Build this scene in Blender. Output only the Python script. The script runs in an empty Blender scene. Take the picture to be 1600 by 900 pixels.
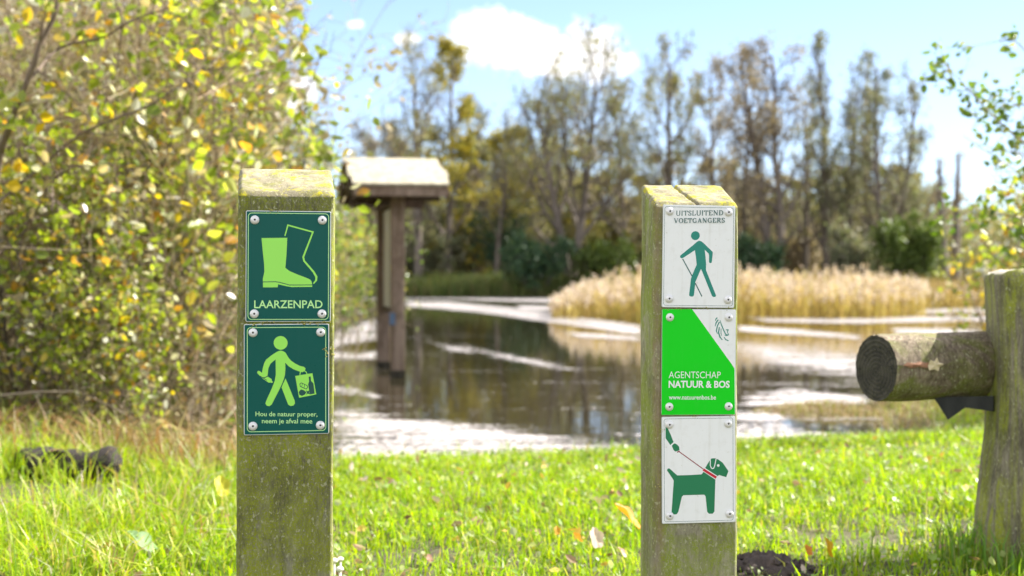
import bpy, bmesh, math, random
import numpy as np
from mathutils import Vector, Matrix
R = math.radians
S = bpy.context.scene
C = S.collection

# ------------------------------------------------------------------ camera, sky, sun, exposure
F, CX, HY, CAMZ = 2222.2, 800.0, 436.0, 0.70       # focal length and horizon of the 1600 px photograph
cam_d = bpy.data.cameras.new('camera'); cam = bpy.data.objects.new('camera', cam_d); C.objects.link(cam)
cam.location = (0, 0, CAMZ); cam.rotation_euler = (R(90), 0, 0)
cam_d.sensor_width = 36; cam_d.lens = 50; cam_d.shift_y = (HY-450)/1600
cam_d.clip_start = 0.05; cam_d.clip_end = 3000
cam_d.dof.use_dof = True; cam_d.dof.focus_distance = 2.3; cam_d.dof.aperture_fstop = 5.0
S.camera = cam
S.view_settings.view_transform = 'Standard'; S.view_settings.look = 'None'
S.view_settings.exposure = 2.6; S.view_settings.gamma = 1.0
SUN_EL, SUN_AZ = 42.0, 63.0                          # azimuth measured from +Y towards +X
w = bpy.data.worlds.new("World"); S.world = w; w.use_nodes = True

def nd(nt, typ, **kw):
    n = nt.nodes.new(typ)
    for k, v in kw.items():
        if k.startswith('i_'):
            key = k[2:]; key = int(key) if key.isdigit() else key.replace('_', ' ')
            n.inputs[key].default_value = v
        else: setattr(n, k, v)
    return n
def ln(nt, a, b): nt.links.new(a, b)
def mth(nt, op, a, b=None, clamp=False):
    n = nt.nodes.new('ShaderNodeMath'); n.operation = op; n.use_clamp = clamp
    for i, v in enumerate((a, b)):
        if v is None: continue
        if hasattr(v, 'links'): nt.links.new(v, n.inputs[i])
        else: n.inputs[i].default_value = v
    return n.outputs[0]
def mixc(nt, f, a, b):
    n = nt.nodes.new('ShaderNodeMix'); n.data_type = 'RGBA'
    for i, v in ((0, f), (6, a), (7, b)):
        if hasattr(v, 'links'): nt.links.new(v, n.inputs[i])
        elif i == 0: n.inputs[i].default_value = v
        else: n.inputs[i].default_value = (*v[:3], 1)
    return n.outputs[2]
def ramp(nt, fac, stops, interp='LINEAR'):
    n = nt.nodes.new('ShaderNodeValToRGB'); cr = n.color_ramp; cr.interpolation = interp
    while len(cr.elements) < len(stops): cr.elements.new(0.5)
    for e, (p, c) in zip(cr.elements, stops):
        e.position = p; e.color = (*c, 1) if isinstance(c, tuple) else (c, c, c, 1)
    nt.links.new(fac, n.inputs[0]); return n.outputs[0]
def noise(nt, vec, scale, detail=3, rough=.55, dist=0):
    n = nt.nodes.new('ShaderNodeTexNoise'); n.inputs['Scale'].default_value = scale
    n.inputs['Detail'].default_value = detail; n.inputs['Roughness'].default_value = rough
    n.inputs['Distortion'].default_value = dist
    if vec is not None: nt.links.new(vec, n.inputs['Vector'])
    return n.outputs[0]
def vscale(nt, vec, s):
    n = nt.nodes.new('ShaderNodeMapping'); n.inputs['Scale'].default_value = s
    nt.links.new(vec, n.inputs['Vector']); return n.outputs[0]

def build_sky():
    nt = w.node_tree; nt.nodes.clear()
    sky = nd(nt, 'ShaderNodeTexSky', sky_type='NISHITA', sun_disc=False, sun_elevation=R(SUN_EL), sun_rotation=R(SUN_AZ),
             air_density=.56, dust_density=.15, ozone_density=1.0)
    tc = nd(nt, 'ShaderNodeTexCoord'); d = tc.outputs['Generated']
    sx = nd(nt, 'ShaderNodeSeparateXYZ'); ln(nt, d, sx.inputs[0]); x, y, z = sx.outputs
    ys = mth(nt, 'MAXIMUM', y, 0.02); u = mth(nt, 'DIVIDE', x, ys); v = mth(nt, 'DIVIDE', z, ys)
    n1 = noise(nt, d, 22, 6, .6); n2 = noise(nt, d, 60, 4, .6)
    # the one large cumulus over the wood: a union of lobes with a flat base, edges broken by noise
    best = None
    for px, py, a, b in ((765, 60, 60, 52), (815, 75, 75, 45), (720, 80, 45, 25), (870, 82, 70, 32), (930, 80, 62, 56),
                         (975, 95, 40, 40), (640, 60, 38, 18), (552, 38, 26, 12), (445, 150, 60, 45), (880, 100, 110, 28)):
        du = mth(nt, 'DIVIDE', mth(nt, 'SUBTRACT', u, (px-CX)/F), a/F)
        dv = mth(nt, 'DIVIDE', mth(nt, 'SUBTRACT', v, (HY-py)/F), b/F)
        q = mth(nt, 'SUBTRACT', 1.0 if a > 45 else .62, mth(nt, 'SQRT', mth(nt, 'ADD', mth(nt, 'MULTIPLY', du, du), mth(nt, 'MULTIPLY', dv, dv))))
        best = q if best is None else mth(nt, 'MAXIMUM', best, q)
    dens = mth(nt, 'ADD', best, mth(nt, 'MULTIPLY', mth(nt, 'SUBTRACT', n1, .5), 1.1))
    dens = mth(nt, 'ADD', dens, mth(nt, 'MULTIPLY', mth(nt, 'SUBTRACT', n2, .5), .8))
    dens = mth(nt, 'ADD', dens, mth(nt, 'MULTIPLY', mth(nt, 'SUBTRACT', noise(nt, d, 150, 4, .65), .5), .7))
    m1 = mth(nt, 'MULTIPLY', mth(nt, 'MULTIPLY', dens, 1.9, True), mth(nt, 'GREATER_THAN', y, 0.05))
    # unseen broken cumulus, added over the rest of the sky for ambient light
    zz = mth(nt, 'ADD', mth(nt, 'MAXIMUM', z, 0.0), .22)
    cv = nd(nt, 'ShaderNodeCombineXYZ'); ln(nt, mth(nt, 'DIVIDE', x, zz), cv.inputs[0]); ln(nt, mth(nt, 'DIVIDE', y, zz), cv.inputs[1])
    cv.inputs[2].default_value = 3.7
    n3 = noise(nt, cv.outputs[0], 1.1, 6, .58)
    m2 = ramp(nt, n3, ((.40, 0.0), (.54, .95)))
    # keep the stretch above the wood as clear as it is in the photograph
    clear = mth(nt, 'MULTIPLY', mth(nt, 'SUBTRACT', v, .20), 6.0, True)
    front = mth(nt, 'MULTIPLY', mth(nt, 'ADD', y, -.55), 4.0, True)
    keep = mth(nt, 'SUBTRACT', 1.0, mth(nt, 'MULTIPLY', front, mth(nt, 'SUBTRACT', 1.0, clear)))
    m2 = mth(nt, 'MULTIPLY', m2, keep)
    m = mth(nt, 'MAXIMUM', m1, m2)
    # thin bright veil low down
    veil = ramp(nt, z, ((0.0, .66), (.09, .36), (.19, .12), (.5, 0.0)))
    col = mixc(nt, veil, sky.outputs[0], (2.7, 3.1, 3.7))
    col = mixc(nt, m, col, (6.8, 6.7, 6.7))
    bg = nd(nt, 'ShaderNodeBackground'); bg.inputs['Strength'].default_value = 0.05
    ln(nt, col, bg.inputs['Color'])
    o = nd(nt, 'ShaderNodeOutputWorld'); ln(nt, bg.outputs[0], o.inputs['Surface'])
build_sky()
sd = Vector((math.sin(R(SUN_AZ))*math.cos(R(SUN_EL)), math.cos(R(SUN_AZ))*math.cos(R(SUN_EL)), math.sin(R(SUN_EL))))
sun_l = bpy.data.lights.new('sun', 'SUN'); sun_l.energy = 2.6; sun_l.angle = R(0.6); sun_l.color = (1, .95, .86)
sun = bpy.data.objects.new('sun', sun_l); C.objects.link(sun)
sun.rotation_euler = (-sd).to_track_quat('-Z', 'Y').to_euler()
S.cycles.use_denoising = True
S.cycles.max_bounces = 8; S.cycles.transparent_max_bounces = 16; S.cycles.transmission_bounces = 6
S.cycles.sample_clamp_indirect = 8
S.cycles.caustics_reflective = False; S.cycles.caustics_refractive = False

# ------------------------------------------------------------------ helpers
WZ = -0.30                                            # level of the pond
def at(px, py, Y): return Vector(((px-CX)/F*Y, Y, CAMZ-(py-HY)/F*Y))
def onplane(px, py, z=0.0):
    Y = (CAMZ-z)*F/(py-HY); return ((px-CX)/F*Y, Y)
def mesh_np(name, V, faces, mats=(), parent=None, midx=None, smooth=False, attr=None):
    """faces: list of (n,k) integer arrays"""
    me = bpy.data.meshes.new(name); V = np.asarray(V, np.float32)
    me.vertices.add(len(V)); me.vertices.foreach_set('co', V.ravel())
    faces = [np.asarray(f, np.int32) for f in faces if len(f)]
    idx = np.concatenate([f.ravel() for f in faces]); tot = np.concatenate([np.full(len(f), f.shape[1], np.int32) for f in faces])
    st = np.concatenate([[0], np.cumsum(tot)[:-1]]).astype(np.int32)
    me.loops.add(len(idx)); me.loops.foreach_set('vertex_index', idx)
    me.polygons.add(len(tot)); me.polygons.foreach_set('loop_start', st)
    if midx is not None: me.polygons.foreach_set('material_index', np.asarray(midx, np.int32))
    me.polygons.foreach_set('use_smooth', np.full(len(tot), smooth))
    for m in (mats if isinstance(mats, (list, tuple)) else [mats]): me.materials.append(m)
    if attr:
        for k, a in attr.items():
            at_ = me.attributes.new(k, 'FLOAT', 'POINT'); at_.data.foreach_set('value', np.asarray(a, np.float32))
    me.update(calc_edges=True)
    return link(name, me, parent)
def link(name, me, parent=None):
    o = bpy.data.objects.new(name, me); C.objects.link(o)
    if parent is not None: o.parent = parent
    return o
def bm_obj(name, bm, mats, parent=None, smooth=False):
    me = bpy.data.meshes.new(name)
    bmesh.ops.recalc_face_normals(bm, faces=bm.faces)
    bm.to_mesh(me); bm.free()
    for m in (mats if isinstance(mats, (list, tuple)) else [mats]): me.materials.append(m)
    if smooth: me.polygons.foreach_set('use_smooth', [True]*len(me.polygons))
    return link(name, me, parent)
def empty(name, loc=(0, 0, 0), rz=0):
    o = bpy.data.objects.new(name, None); C.objects.link(o); o.location = loc; o.rotation_euler = (0, 0, rz)
    o.empty_display_size = .1; return o
def tag(o, label=None, cat=None, group=None, kind=None):
    if label: o['label'] = label
    if cat: o['category'] = cat
    if group: o['group'] = group
    if kind: o['kind'] = kind
    return o
def copy_tree(o, parent=None):
    c = o.copy(); C.objects.link(c); c.parent = parent
    for ch in list(o.children): copy_tree(ch, c)
    return c
def add_box(bm, c, s, rot=None, bevel=0):
    r = bmesh.ops.create_cube(bm, size=1)['verts']
    bmesh.ops.scale(bm, vec=s, verts=r)
    if bevel:
        es = list({e for v in r for e in v.link_edges})
        g = bmesh.ops.bevel(bm, geom=es, offset=bevel, segments=2, affect='EDGES', profile=.5)
        r = list({v for f in g['faces'] for v in f.verts} | {v for v in r if v.is_valid})
    if rot is not None: bmesh.ops.rotate(bm, cent=(0, 0, 0), matrix=rot, verts=r)
    bmesh.ops.translate(bm, vec=c, verts=r)
    return r
_g = np.random.default_rng(5).random((64, 64, 64)).astype(np.float32)
def vnoise(x, y, z=0.0):
    x, y, z = np.broadcast_arrays(np.asarray(x, float), np.asarray(y, float), np.asarray(z, float))
    xi, yi, zi = np.floor(x).astype(int), np.floor(y).astype(int), np.floor(z).astype(int)
    fx, fy, fz = x-xi, y-yi, z-zi
    fx, fy, fz = [f*f*(3-2*f) for f in (fx, fy, fz)]
    def g(a, b, c): return _g[(xi+a) % 64, (yi+b) % 64, (zi+c) % 64]
    r = 0
    for a in (0, 1):
        for b in (0, 1):
            for c in (0, 1):
                r = r + g(a, b, c)*(fx if a else 1-fx)*(fy if b else 1-fy)*(fz if c else 1-fz)
    return r
def fbm(x, y, z=0.0, o=3):
    r = 0; a = .5
    for i in range(o): r = r + a*vnoise(np.asarray(x)*2**i+i*7.3, np.asarray(y)*2**i+i*3.1, np.asarray(z)*2**i); a *= .5
    return r/(1-.5**o)
def sdist(poly, X, Y):
    """signed distance, positive inside"""
    P = np.asarray(poly, float); X = np.asarray(X, float); Y = np.asarray(Y, float)
    d = np.full(X.shape, 1e18); ins = np.zeros(X.shape, bool)
    for i in range(len(P)):
        a, b = P[i], P[(i+1) % len(P)]; e = b-a
        t = np.clip(((X-a[0])*e[0]+(Y-a[1])*e[1])/(e@e+1e-12), 0, 1)
        d = np.minimum(d, (X-a[0]-t*e[0])**2+(Y-a[1]-t*e[1])**2)
        c = ((a[1] <= Y) != (b[1] <= Y)); xs = a[0]+(Y-a[1])*e[0]/(e[1] if abs(e[1]) > 1e-12 else 1e-12)
        ins ^= c & (X < xs)
    return np.where(ins, 1, -1)*np.sqrt(d)

# ------------------------------------------------------------------ materials
def new_mat(name):
    m = bpy.data.materials.new(name); m.use_nodes = True; nt = m.node_tree
    return m, nt, nt.nodes['Principled BSDF'], nt.nodes['Material Output']
def plain(name, col, rough=.6, metal=0.0, spec=.5):
    m, nt, b, o = new_mat(name)
    b.inputs['Base Color'].default_value = (*col, 1); b.inputs['Roughness'].default_value = rough
    b.inputs['Metallic'].default_value = metal; b.inputs['Specular IOR Level'].default_value = spec
    return m
def leaf_mat(name, stops, rough=.45, trans=.45, spec=.4, tint=(1, 1, .6), patch=None):
    m, nt, b, o = new_mat(name)
    g = nd(nt, 'ShaderNodeNewGeometry')
    col = ramp(nt, g.outputs['Random Per Island'], stops, 'CONSTANT')
    if patch:                                          # drier, duller drifts in the sward
        tc = nd(nt, 'ShaderNodeTexCoord'); pn = noise(nt, vscale(nt, tc.outputs['Object'], (1, 1, .1)), patch[1], 4, .65)
        col = mixc(nt, mth(nt, 'MULTIPLY', ramp(nt, pn, ((.46, 0.0), (.66, 1.0))), patch[2]), col, patch[0])
    b.inputs['Roughness'].default_value = rough; b.inputs['Specular IOR Level'].default_value = spec
    ln(nt, col, b.inputs['Base Color'])
    t = nd(nt, 'ShaderNodeBsdfTranslucent')
    mm = nd(nt, 'ShaderNodeMix', data_type='RGBA', blend_type='MULTIPLY'); mm.inputs[0].default_value = 1
    ln(nt, col, mm.inputs[6]); mm.inputs[7].default_value = (*tint, 1); ln(nt, mm.outputs[2], t.inputs[0])
    x = nd(nt, 'ShaderNodeMixShader'); x.inputs[0].default_value = trans
    ln(nt, b.outputs[0], x.inputs[1]); ln(nt, t.outputs[0], x.inputs[2]); ln(nt, x.outputs[0], o.inputs['Surface'])
    return m
def bark_mat(name, c1, c2, scale=8, bump=.4):
    m, nt, b, o = new_mat(name)
    tc = nd(nt, 'ShaderNodeTexCoord'); v = vscale(nt, tc.outputs['Object'], (1, 1, .25))
    n = noise(nt, v, scale, 4, .65)
    ln(nt, ramp(nt, n, ((.3, c1), (.7, c2))), b.inputs['Base Color']); b.inputs['Roughness'].default_value = .85
    bp = nd(nt, 'ShaderNodeBump'); bp.inputs['Strength'].default_value = bump; bp.inputs['Distance'].default_value = .01
    ln(nt, n, bp.inputs['Height']); ln(nt, bp.outputs[0], b.inputs['Normal'])
    return m
def wood_mat(name, base1, base2, moss=(.13, .15, .015), moss_amt=.5, lichen=.3, yellow=0.0, grain=1.0, side=False, bump=.7, ms=(17, 17, 9)):
    """weathered timber: vertical grain, green algae, pale lichen specks, optional yellow lichen"""
    m, nt, b, o = new_mat(name)
    tc = nd(nt, 'ShaderNodeTexCoord'); ob = tc.outputs['Object']
    gv = vscale(nt, ob, (90*grain, 90*grain, 6*grain))
    g1 = noise(nt, gv, 1.0, 5, .65, .3); g2 = noise(nt, vscale(nt, ob, (260, 260, 60)), 1.0, 3, .6)
    col = mixc(nt, ramp(nt, g1, ((.3, 0.0), (.68, 1.0))), base1, base2)
    col = mixc(nt, mth(nt, 'MULTIPLY', ramp(nt, g2, ((.52, 0.0), (.66, 1.0))), .45), col, (base1[0]*.35, base1[1]*.33, base1[2]*.3))
    mv = noise(nt, vscale(nt, ob, ms), 1.0, 6, .72, .8)
    mm = ramp(nt, mv, ((.66-.3*moss_amt, 0.0), (.80-.3*moss_amt, 1.0)))
    fine = noise(nt, ob, 420, 3, .7)
    mm = mth(nt, 'MULTIPLY', mm, ramp(nt, fine, ((.35, .25), (.55, 1.0))))
    mcol = mixc(nt, fine, (moss[0]*.5, moss[1]*.55, moss[2]*.6), (moss[0]*1.5, moss[1]*1.45, moss[2]*1.3))
    col = mixc(nt, mm, col, mcol)
    dk = ramp(nt, noise(nt, vscale(nt, ob, (10, 10, 6)), 1.0, 5, .75, .5), ((.46, 0.0), (.58, 1.0)))
    col = mixc(nt, mth(nt, 'MULTIPLY', mth(nt, 'MULTIPLY', dk, .85), ramp(nt, g2, ((.3, 1.0), (.62, .35)))), col, (base1[0]*.62, base1[1]*.6, base1[2]*.55))
    if side:                                           # reddish bare strip and dark algae across the front (object x)
        sx = nd(nt, 'ShaderNodeSeparateXYZ'); ln(nt, ob, sx.inputs[0])
        wob = mth(nt, 'MULTIPLY', mth(nt, 'SUBTRACT', noise(nt, vscale(nt, ob, (1, 1, 9)), 3, 4, .7), .5), .02)
        xx = mth(nt, 'ADD', sx.outputs[0], wob)
        s1 = ramp(nt, mth(nt, 'MULTIPLY', mth(nt, 'ADD', xx, .075), 10), ((0.0, 0.0), (.06, 1.0), (.16, 1.0), (.24, 0.0)))
        fr = mth(nt, 'LESS_THAN', sx.outputs[1], -.042)
        col = mixc(nt, mth(nt, 'MULTIPLY', mth(nt, 'MULTIPLY', s1, fr), ramp(nt, g1, ((.35, .1), (.65, .6)))), col, (.24, .15, .095))
    ls = noise(nt, vscale(nt, ob, (150, 150, 110)), 1.0, 2, .6)
    col = mixc(nt, mth(nt, 'MULTIPLY', ramp(nt, ls, ((.64-.06*lichen, 0.0), (.70-.06*lichen, 1.0))), .85), col, (.36, .36, .22))
    gs = noise(nt, vscale(nt, ob, (300, 300, 130)), 1.0, 3, .75); col = mixc(nt, mth(nt, 'MULTIPLY', ramp(nt, gs, ((.52, 0.0), (.66, 1.0))), .55*max(lichen, 0)), col, (.42, .40, .22))
    if yellow > 0:
        yv = noise(nt, ob, 38, 6, .72, .4)
        ym = mth(nt, 'MULTIPLY', ramp(nt, yv, ((.60-.2*yellow, 0.0), (.70-.2*yellow, 1.0))), ramp(nt, fine, ((.35, .4), (.55, 1.0))))
        col = mixc(nt, ym, col, (.40, .36, .006))
    ln(nt, col, b.inputs['Base Color']); b.inputs['Roughness'].default_value = .88; b.inputs['Specular IOR Level'].default_value = .25
    h = mth(nt, 'ADD', mth(nt, 'MULTIPLY', g1, .6), mth(nt, 'MULTIPLY', mth(nt, 'ADD', fine, mv), .35))
    bp = nd(nt, 'ShaderNodeBump'); bp.inputs['Strength'].default_value = bump; bp.inputs['Distance'].default_value = .004
    ln(nt, h, bp.inputs['Height']); ln(nt, bp.outputs[0], b.inputs['Normal'])
    return m
def sign_mat(name, col, rough=.28, dirt=.0, dcol=(.30, .27, .18), var=.06, spec=.4):
    m, nt, b, o = new_mat(name)
    tc = nd(nt, 'ShaderNodeTexCoord'); ob = tc.outputs['Object']
    n = noise(nt, ob, 25, 4, .6)
    c = mixc(nt, mth(nt, 'MULTIPLY', n, var*2), col, tuple(x*.75 for x in col))
    sp = noise(nt, ob, 190, 2, .5); s2 = noise(nt, ob, 60, 5, .65)
    dm = mth(nt, 'ADD', mth(nt, 'MULTIPLY', ramp(nt, sp, ((.72, 0.0), (.76, 1.0))), dirt*1.2), mth(nt, 'MULTIPLY', ramp(nt, s2, ((.52, 0.0), (.75, 1.0))), dirt*.55), True)
    stv = noise(nt, vscale(nt, ob, (85, 85, 5)), 1.0, 4, .65); ed = ramp(nt, stv, ((.55, 0.0), (.72, 1.0)))
    dm = mth(nt, 'ADD', dm, mth(nt, 'MULTIPLY', ed, dirt*.5), True)
    c = mixc(nt, dm, c, dcol)
    ln(nt, c, b.inputs['Base Color'])
    rg = ramp(nt, s2, ((.3, rough), (.8, rough+.18))); ln(nt, rg, b.inputs['Roughness'])
    b.inputs['Specular IOR Level'].default_value = spec
    return m
M = {}
M['post_left'] = wood_mat('post_wood_left', (.11, .10, .075), (.33, .31, .24), moss=(.21, .24, .008), moss_amt=1.05, lichen=.6)
M['post_right'] = wood_mat('post_wood_right', (.20, .185, .12), (.38, .355, .25), moss=(.20, .25, .02), moss_amt=.85, lichen=.5, side=True)
M['post_top'] = wood_mat('post_top_lichen', (.20, .175, .115), (.36, .325, .22), moss=(.17, .175, .03), moss_amt=.6, lichen=.3, yellow=.42, grain=.5)
M['barrier'] = wood_mat('barrier_wood', (.10, .085, .065), (.30, .26, .20), moss=(.27, .30, .02), moss_amt=.76, lichen=.35, ms=(24, 24, 1.6), bump=1.0)
M['barrier_top'] = wood_mat('barrier_top_wood', (.34, .31, .25), (.55, .52, .45), moss=(.3, .3, .1), moss_amt=.2, lichen=.2)
M['end_grain'] = wood_mat('log_end_grain', (.010, .008, .006), (.10, .09, .07), moss=(.02, .025, .01), moss_amt=.3, lichen=-.4)
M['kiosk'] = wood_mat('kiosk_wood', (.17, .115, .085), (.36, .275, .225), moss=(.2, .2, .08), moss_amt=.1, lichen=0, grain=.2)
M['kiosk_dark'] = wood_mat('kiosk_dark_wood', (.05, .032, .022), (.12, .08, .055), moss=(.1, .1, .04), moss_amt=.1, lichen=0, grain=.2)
M['kiosk_roof'] = wood_mat('kiosk_roof_wood', (.32, .29, .22), (.48, .44, .35), moss=(.35, .36, .14), moss_amt=.25, lichen=0, grain=.15)
M['kiosk_panel'] = plain('kiosk_panel', (.55, .52, .50), .5)
M['blue'] = plain('blue_marker', (.08, .14, .25), .5)
M['steel'] = bark_mat('dark_steel', (.012, .013, .014), (.035, .035, .034), 30, .1)
M['bark'] = bark_mat('bark', (.045, .032, .022), (.12, .09, .065), 8)
M['bark_far'] = bark_mat('far_bark', (.105, .083, .066), (.22, .18, .145), 3)
M['twig'] = bark_mat('twig_bark', (.20, .155, .105), (.42, .34, .25), 6)
M['torn'] = bark_mat('torn_wood', (.15, .06, .03), (.42, .22, .13), 60)
M['drygreen'] = sign_mat('sign_dark_green', (.002, .095, .076), .26, .14, (.03, .12, .10), spec=.2)
M['white'] = sign_mat('sign_white', (.86, .87, .855), .3, .26, (.44, .41, .30))
M['brightgreen'] = sign_mat('sign_bright_green', (.002, .66, .008), .3, .10, (.1, .45, .1), spec=.25)
M['edge'] = plain('sign_edge_aluminium', (.62, .65, .64), .4)
M['lime'] = plain('print_lime', (.33, .80, .10), .35)
M['limepale'] = plain('print_pale_lime', (.50, .86, .33), .35)
M['teal'] = plain('print_teal', (.005, .23, .17), .35)
M['darkteal'] = plain('print_dark_teal', (.01, .10, .09), .35)
M['doggreen'] = plain('print_dog_green', (.008, .19, .075), .35)
M['red'] = plain('print_red', (.56, .012, .03), .35)
M['darkred'] = plain('print_dark_red', (.27, .02, .035), .35)
M['pwhite'] = plain('print_white', (.82, .84, .82), .35)
M['pgreen'] = plain('print_dark_green', (.003, .075, .06), .3)
M['screw'] = plain('screw_nylon', (.74, .73, .72), .32, .25)
M['hole'] = plain('screw_socket', (.06, .05, .05), .6)
M['lichen'] = bark_mat('lichen_crumbs', (.30, .26, .05), (.55, .50, .16), 150, .5)

# ------------------------------------------------------------------ ground and pond
WATER = [(-1.5, 7.0), (-.915, 7.26), (-.134, 7.43), (.70, 7.77), (1.48, 8.23), (2.2, 8.4), (2.6, 9.2), (2.72, 10.2), (2.85, 11.0), (3.3, 11.8),
         (5, 12.6), (9, 14), (22, 19), (44, 40), (62, 72), (20, 76), (0, 77), (-8, 78), (-12, 76), (-9, 55), (-5.2, 33), (-2.75, 20.5),
         (-2.2, 16), (-1.65, 12), (-1.45, 9)]
def gz(x, y):
    s = sdist(WATER, x, y)
    wob = (fbm(np.asarray(x)*1.7, np.asarray(y)*1.7, 2.2)-.5)*.06+(fbm(np.asarray(x)*6, np.asarray(y)*6, 5.2)-.5)*.03
    t = np.clip(-s/3.0, 0, 1)
    land = WZ+.02+(.28)*(t*(2-t))+wob*np.clip(-s/.5, 0, 1)
    left = np.clip((-np.asarray(x)-.24*np.asarray(y))/1.2, 0, 1)*np.clip((np.asarray(y)-4)/2.5, 0, 1)   # bank rising under the thicket
    land = land+left*.16
    pond = WZ+.02-np.clip(s, 0, 2.2)*.28
    return np.where(s > 0, pond, land)
def g1(x, y): return float(gz(np.array([x]), np.array([y]))[0])
def build_ground():
    xs = np.concatenate([-np.geomspace(900, 6.2, 46), np.arange(-6, 6.01, .11), np.geomspace(6.2, 900, 46)])
    ys = np.concatenate([np.linspace(-300, -2, 14), np.arange(-1.5, 14, .11), np.geomspace(14.1, 1500, 90)])
    X, Y = np.meshgrid(xs, ys); Z = gz(X.ravel(), Y.ravel())
    V = np.stack([X.ravel(), Y.ravel(), Z], 1); nx, ny = len(xs), len(ys)
    i = np.arange((nx-1)*(ny-1)); a = i//(nx-1)*nx+i % (nx-1)
    m, nt, b, o = new_mat('earth')
    tc = nd(nt, 'ShaderNodeTexCoord'); p = tc.outputs['Object']
    n = noise(nt, p, 2.2, 5, .65); n2 = noise(nt, p, 45, 4, .7)
    c = ramp(nt, n, ((.36, (.045, .035, .018)), (.50, (.06, .065, .015)), (.62, (.085, .075, .03))))
    c = mixc(nt, ramp(nt, n2, ((.45, 0.0), (.7, .55))), c, (.13, .10, .06))
    ln(nt, c, b.inputs['Base Color']); b.inputs['Roughness'].default_value = .9
    bp = nd(nt, 'ShaderNodeBump'); bp.inputs['Strength'].default_value = .6; bp.inputs['Distance'].default_value = .02
    ln(nt, n2, bp.inputs['Height']); ln(nt, bp.outputs[0], b.inputs['Normal'])
    g = mesh_np('ground', V, [np.stack([a, a+1, a+1+nx, a+nx], 1)], m, smooth=True)
    tag(g, 'grassy bank and woodland floor round the pond', kind='structure')
def build_water():
    m, nt, b, o = new_mat('pond_water')
    tc = nd(nt, 'ShaderNodeTexCoord'); p = tc.outputs['Object']
    b.inputs['Base Color'].default_value = (.022, .018, .008, 1); b.inputs['Roughness'].default_value = .03
    b.inputs['IOR'].default_value = 1.333; b.inputs['Specular IOR Level'].default_value = .5
    n = noise(nt, vscale(nt, p, (1.0, 2.2, 1)), 1.6, 3, .5); n2 = noise(nt, vscale(nt, p, (1, 2, 1)), 9, 2, .5)
    bp = nd(nt, 'ShaderNodeBump'); bp.inputs['Strength'].default_value = .05; bp.inputs['Distance'].default_value = .03
    ln(nt, mth(nt, 'ADD', n, mth(nt, 'MULTIPLY', n2, .12)), bp.inputs['Height']); ln(nt, bp.outputs[0], b.inputs['Normal'])
    V = [(-120, 5.5, WZ), (120, 5.5, WZ), (160, 110, WZ), (-160, 110, WZ)]
    tag(mesh_np('pond_water', V, [[[0, 1, 2, 3]]], m), 'dark still pond mirroring the wood', kind='structure')
# painted sky glare off ruffled water, with some floating debris, in pale bands; outlines in pixels of the photograph, laid on the water plane
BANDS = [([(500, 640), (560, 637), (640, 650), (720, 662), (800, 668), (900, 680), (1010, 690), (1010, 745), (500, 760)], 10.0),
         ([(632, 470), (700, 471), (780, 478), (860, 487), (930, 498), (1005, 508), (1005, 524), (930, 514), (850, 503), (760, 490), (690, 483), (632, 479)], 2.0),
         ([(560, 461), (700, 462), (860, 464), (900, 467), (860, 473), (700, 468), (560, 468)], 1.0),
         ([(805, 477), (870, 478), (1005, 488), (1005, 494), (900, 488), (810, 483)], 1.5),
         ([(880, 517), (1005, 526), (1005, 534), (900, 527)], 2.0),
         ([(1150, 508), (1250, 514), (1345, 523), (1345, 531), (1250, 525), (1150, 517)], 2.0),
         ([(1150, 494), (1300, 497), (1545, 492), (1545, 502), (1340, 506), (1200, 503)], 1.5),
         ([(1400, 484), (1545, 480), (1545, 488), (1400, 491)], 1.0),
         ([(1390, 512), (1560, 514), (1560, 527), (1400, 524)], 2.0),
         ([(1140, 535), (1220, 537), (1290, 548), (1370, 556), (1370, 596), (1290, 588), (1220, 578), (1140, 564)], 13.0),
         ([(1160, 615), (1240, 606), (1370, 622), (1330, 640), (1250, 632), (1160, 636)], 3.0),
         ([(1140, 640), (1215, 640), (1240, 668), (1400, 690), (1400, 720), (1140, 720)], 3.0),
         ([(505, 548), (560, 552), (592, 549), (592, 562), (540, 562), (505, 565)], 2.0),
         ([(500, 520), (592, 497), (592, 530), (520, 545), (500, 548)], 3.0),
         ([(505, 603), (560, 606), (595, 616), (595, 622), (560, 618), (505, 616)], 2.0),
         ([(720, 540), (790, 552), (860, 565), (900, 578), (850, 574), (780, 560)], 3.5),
         ([(665, 532), (735, 545), (740, 552), (700, 547)], 3.0)]
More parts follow.
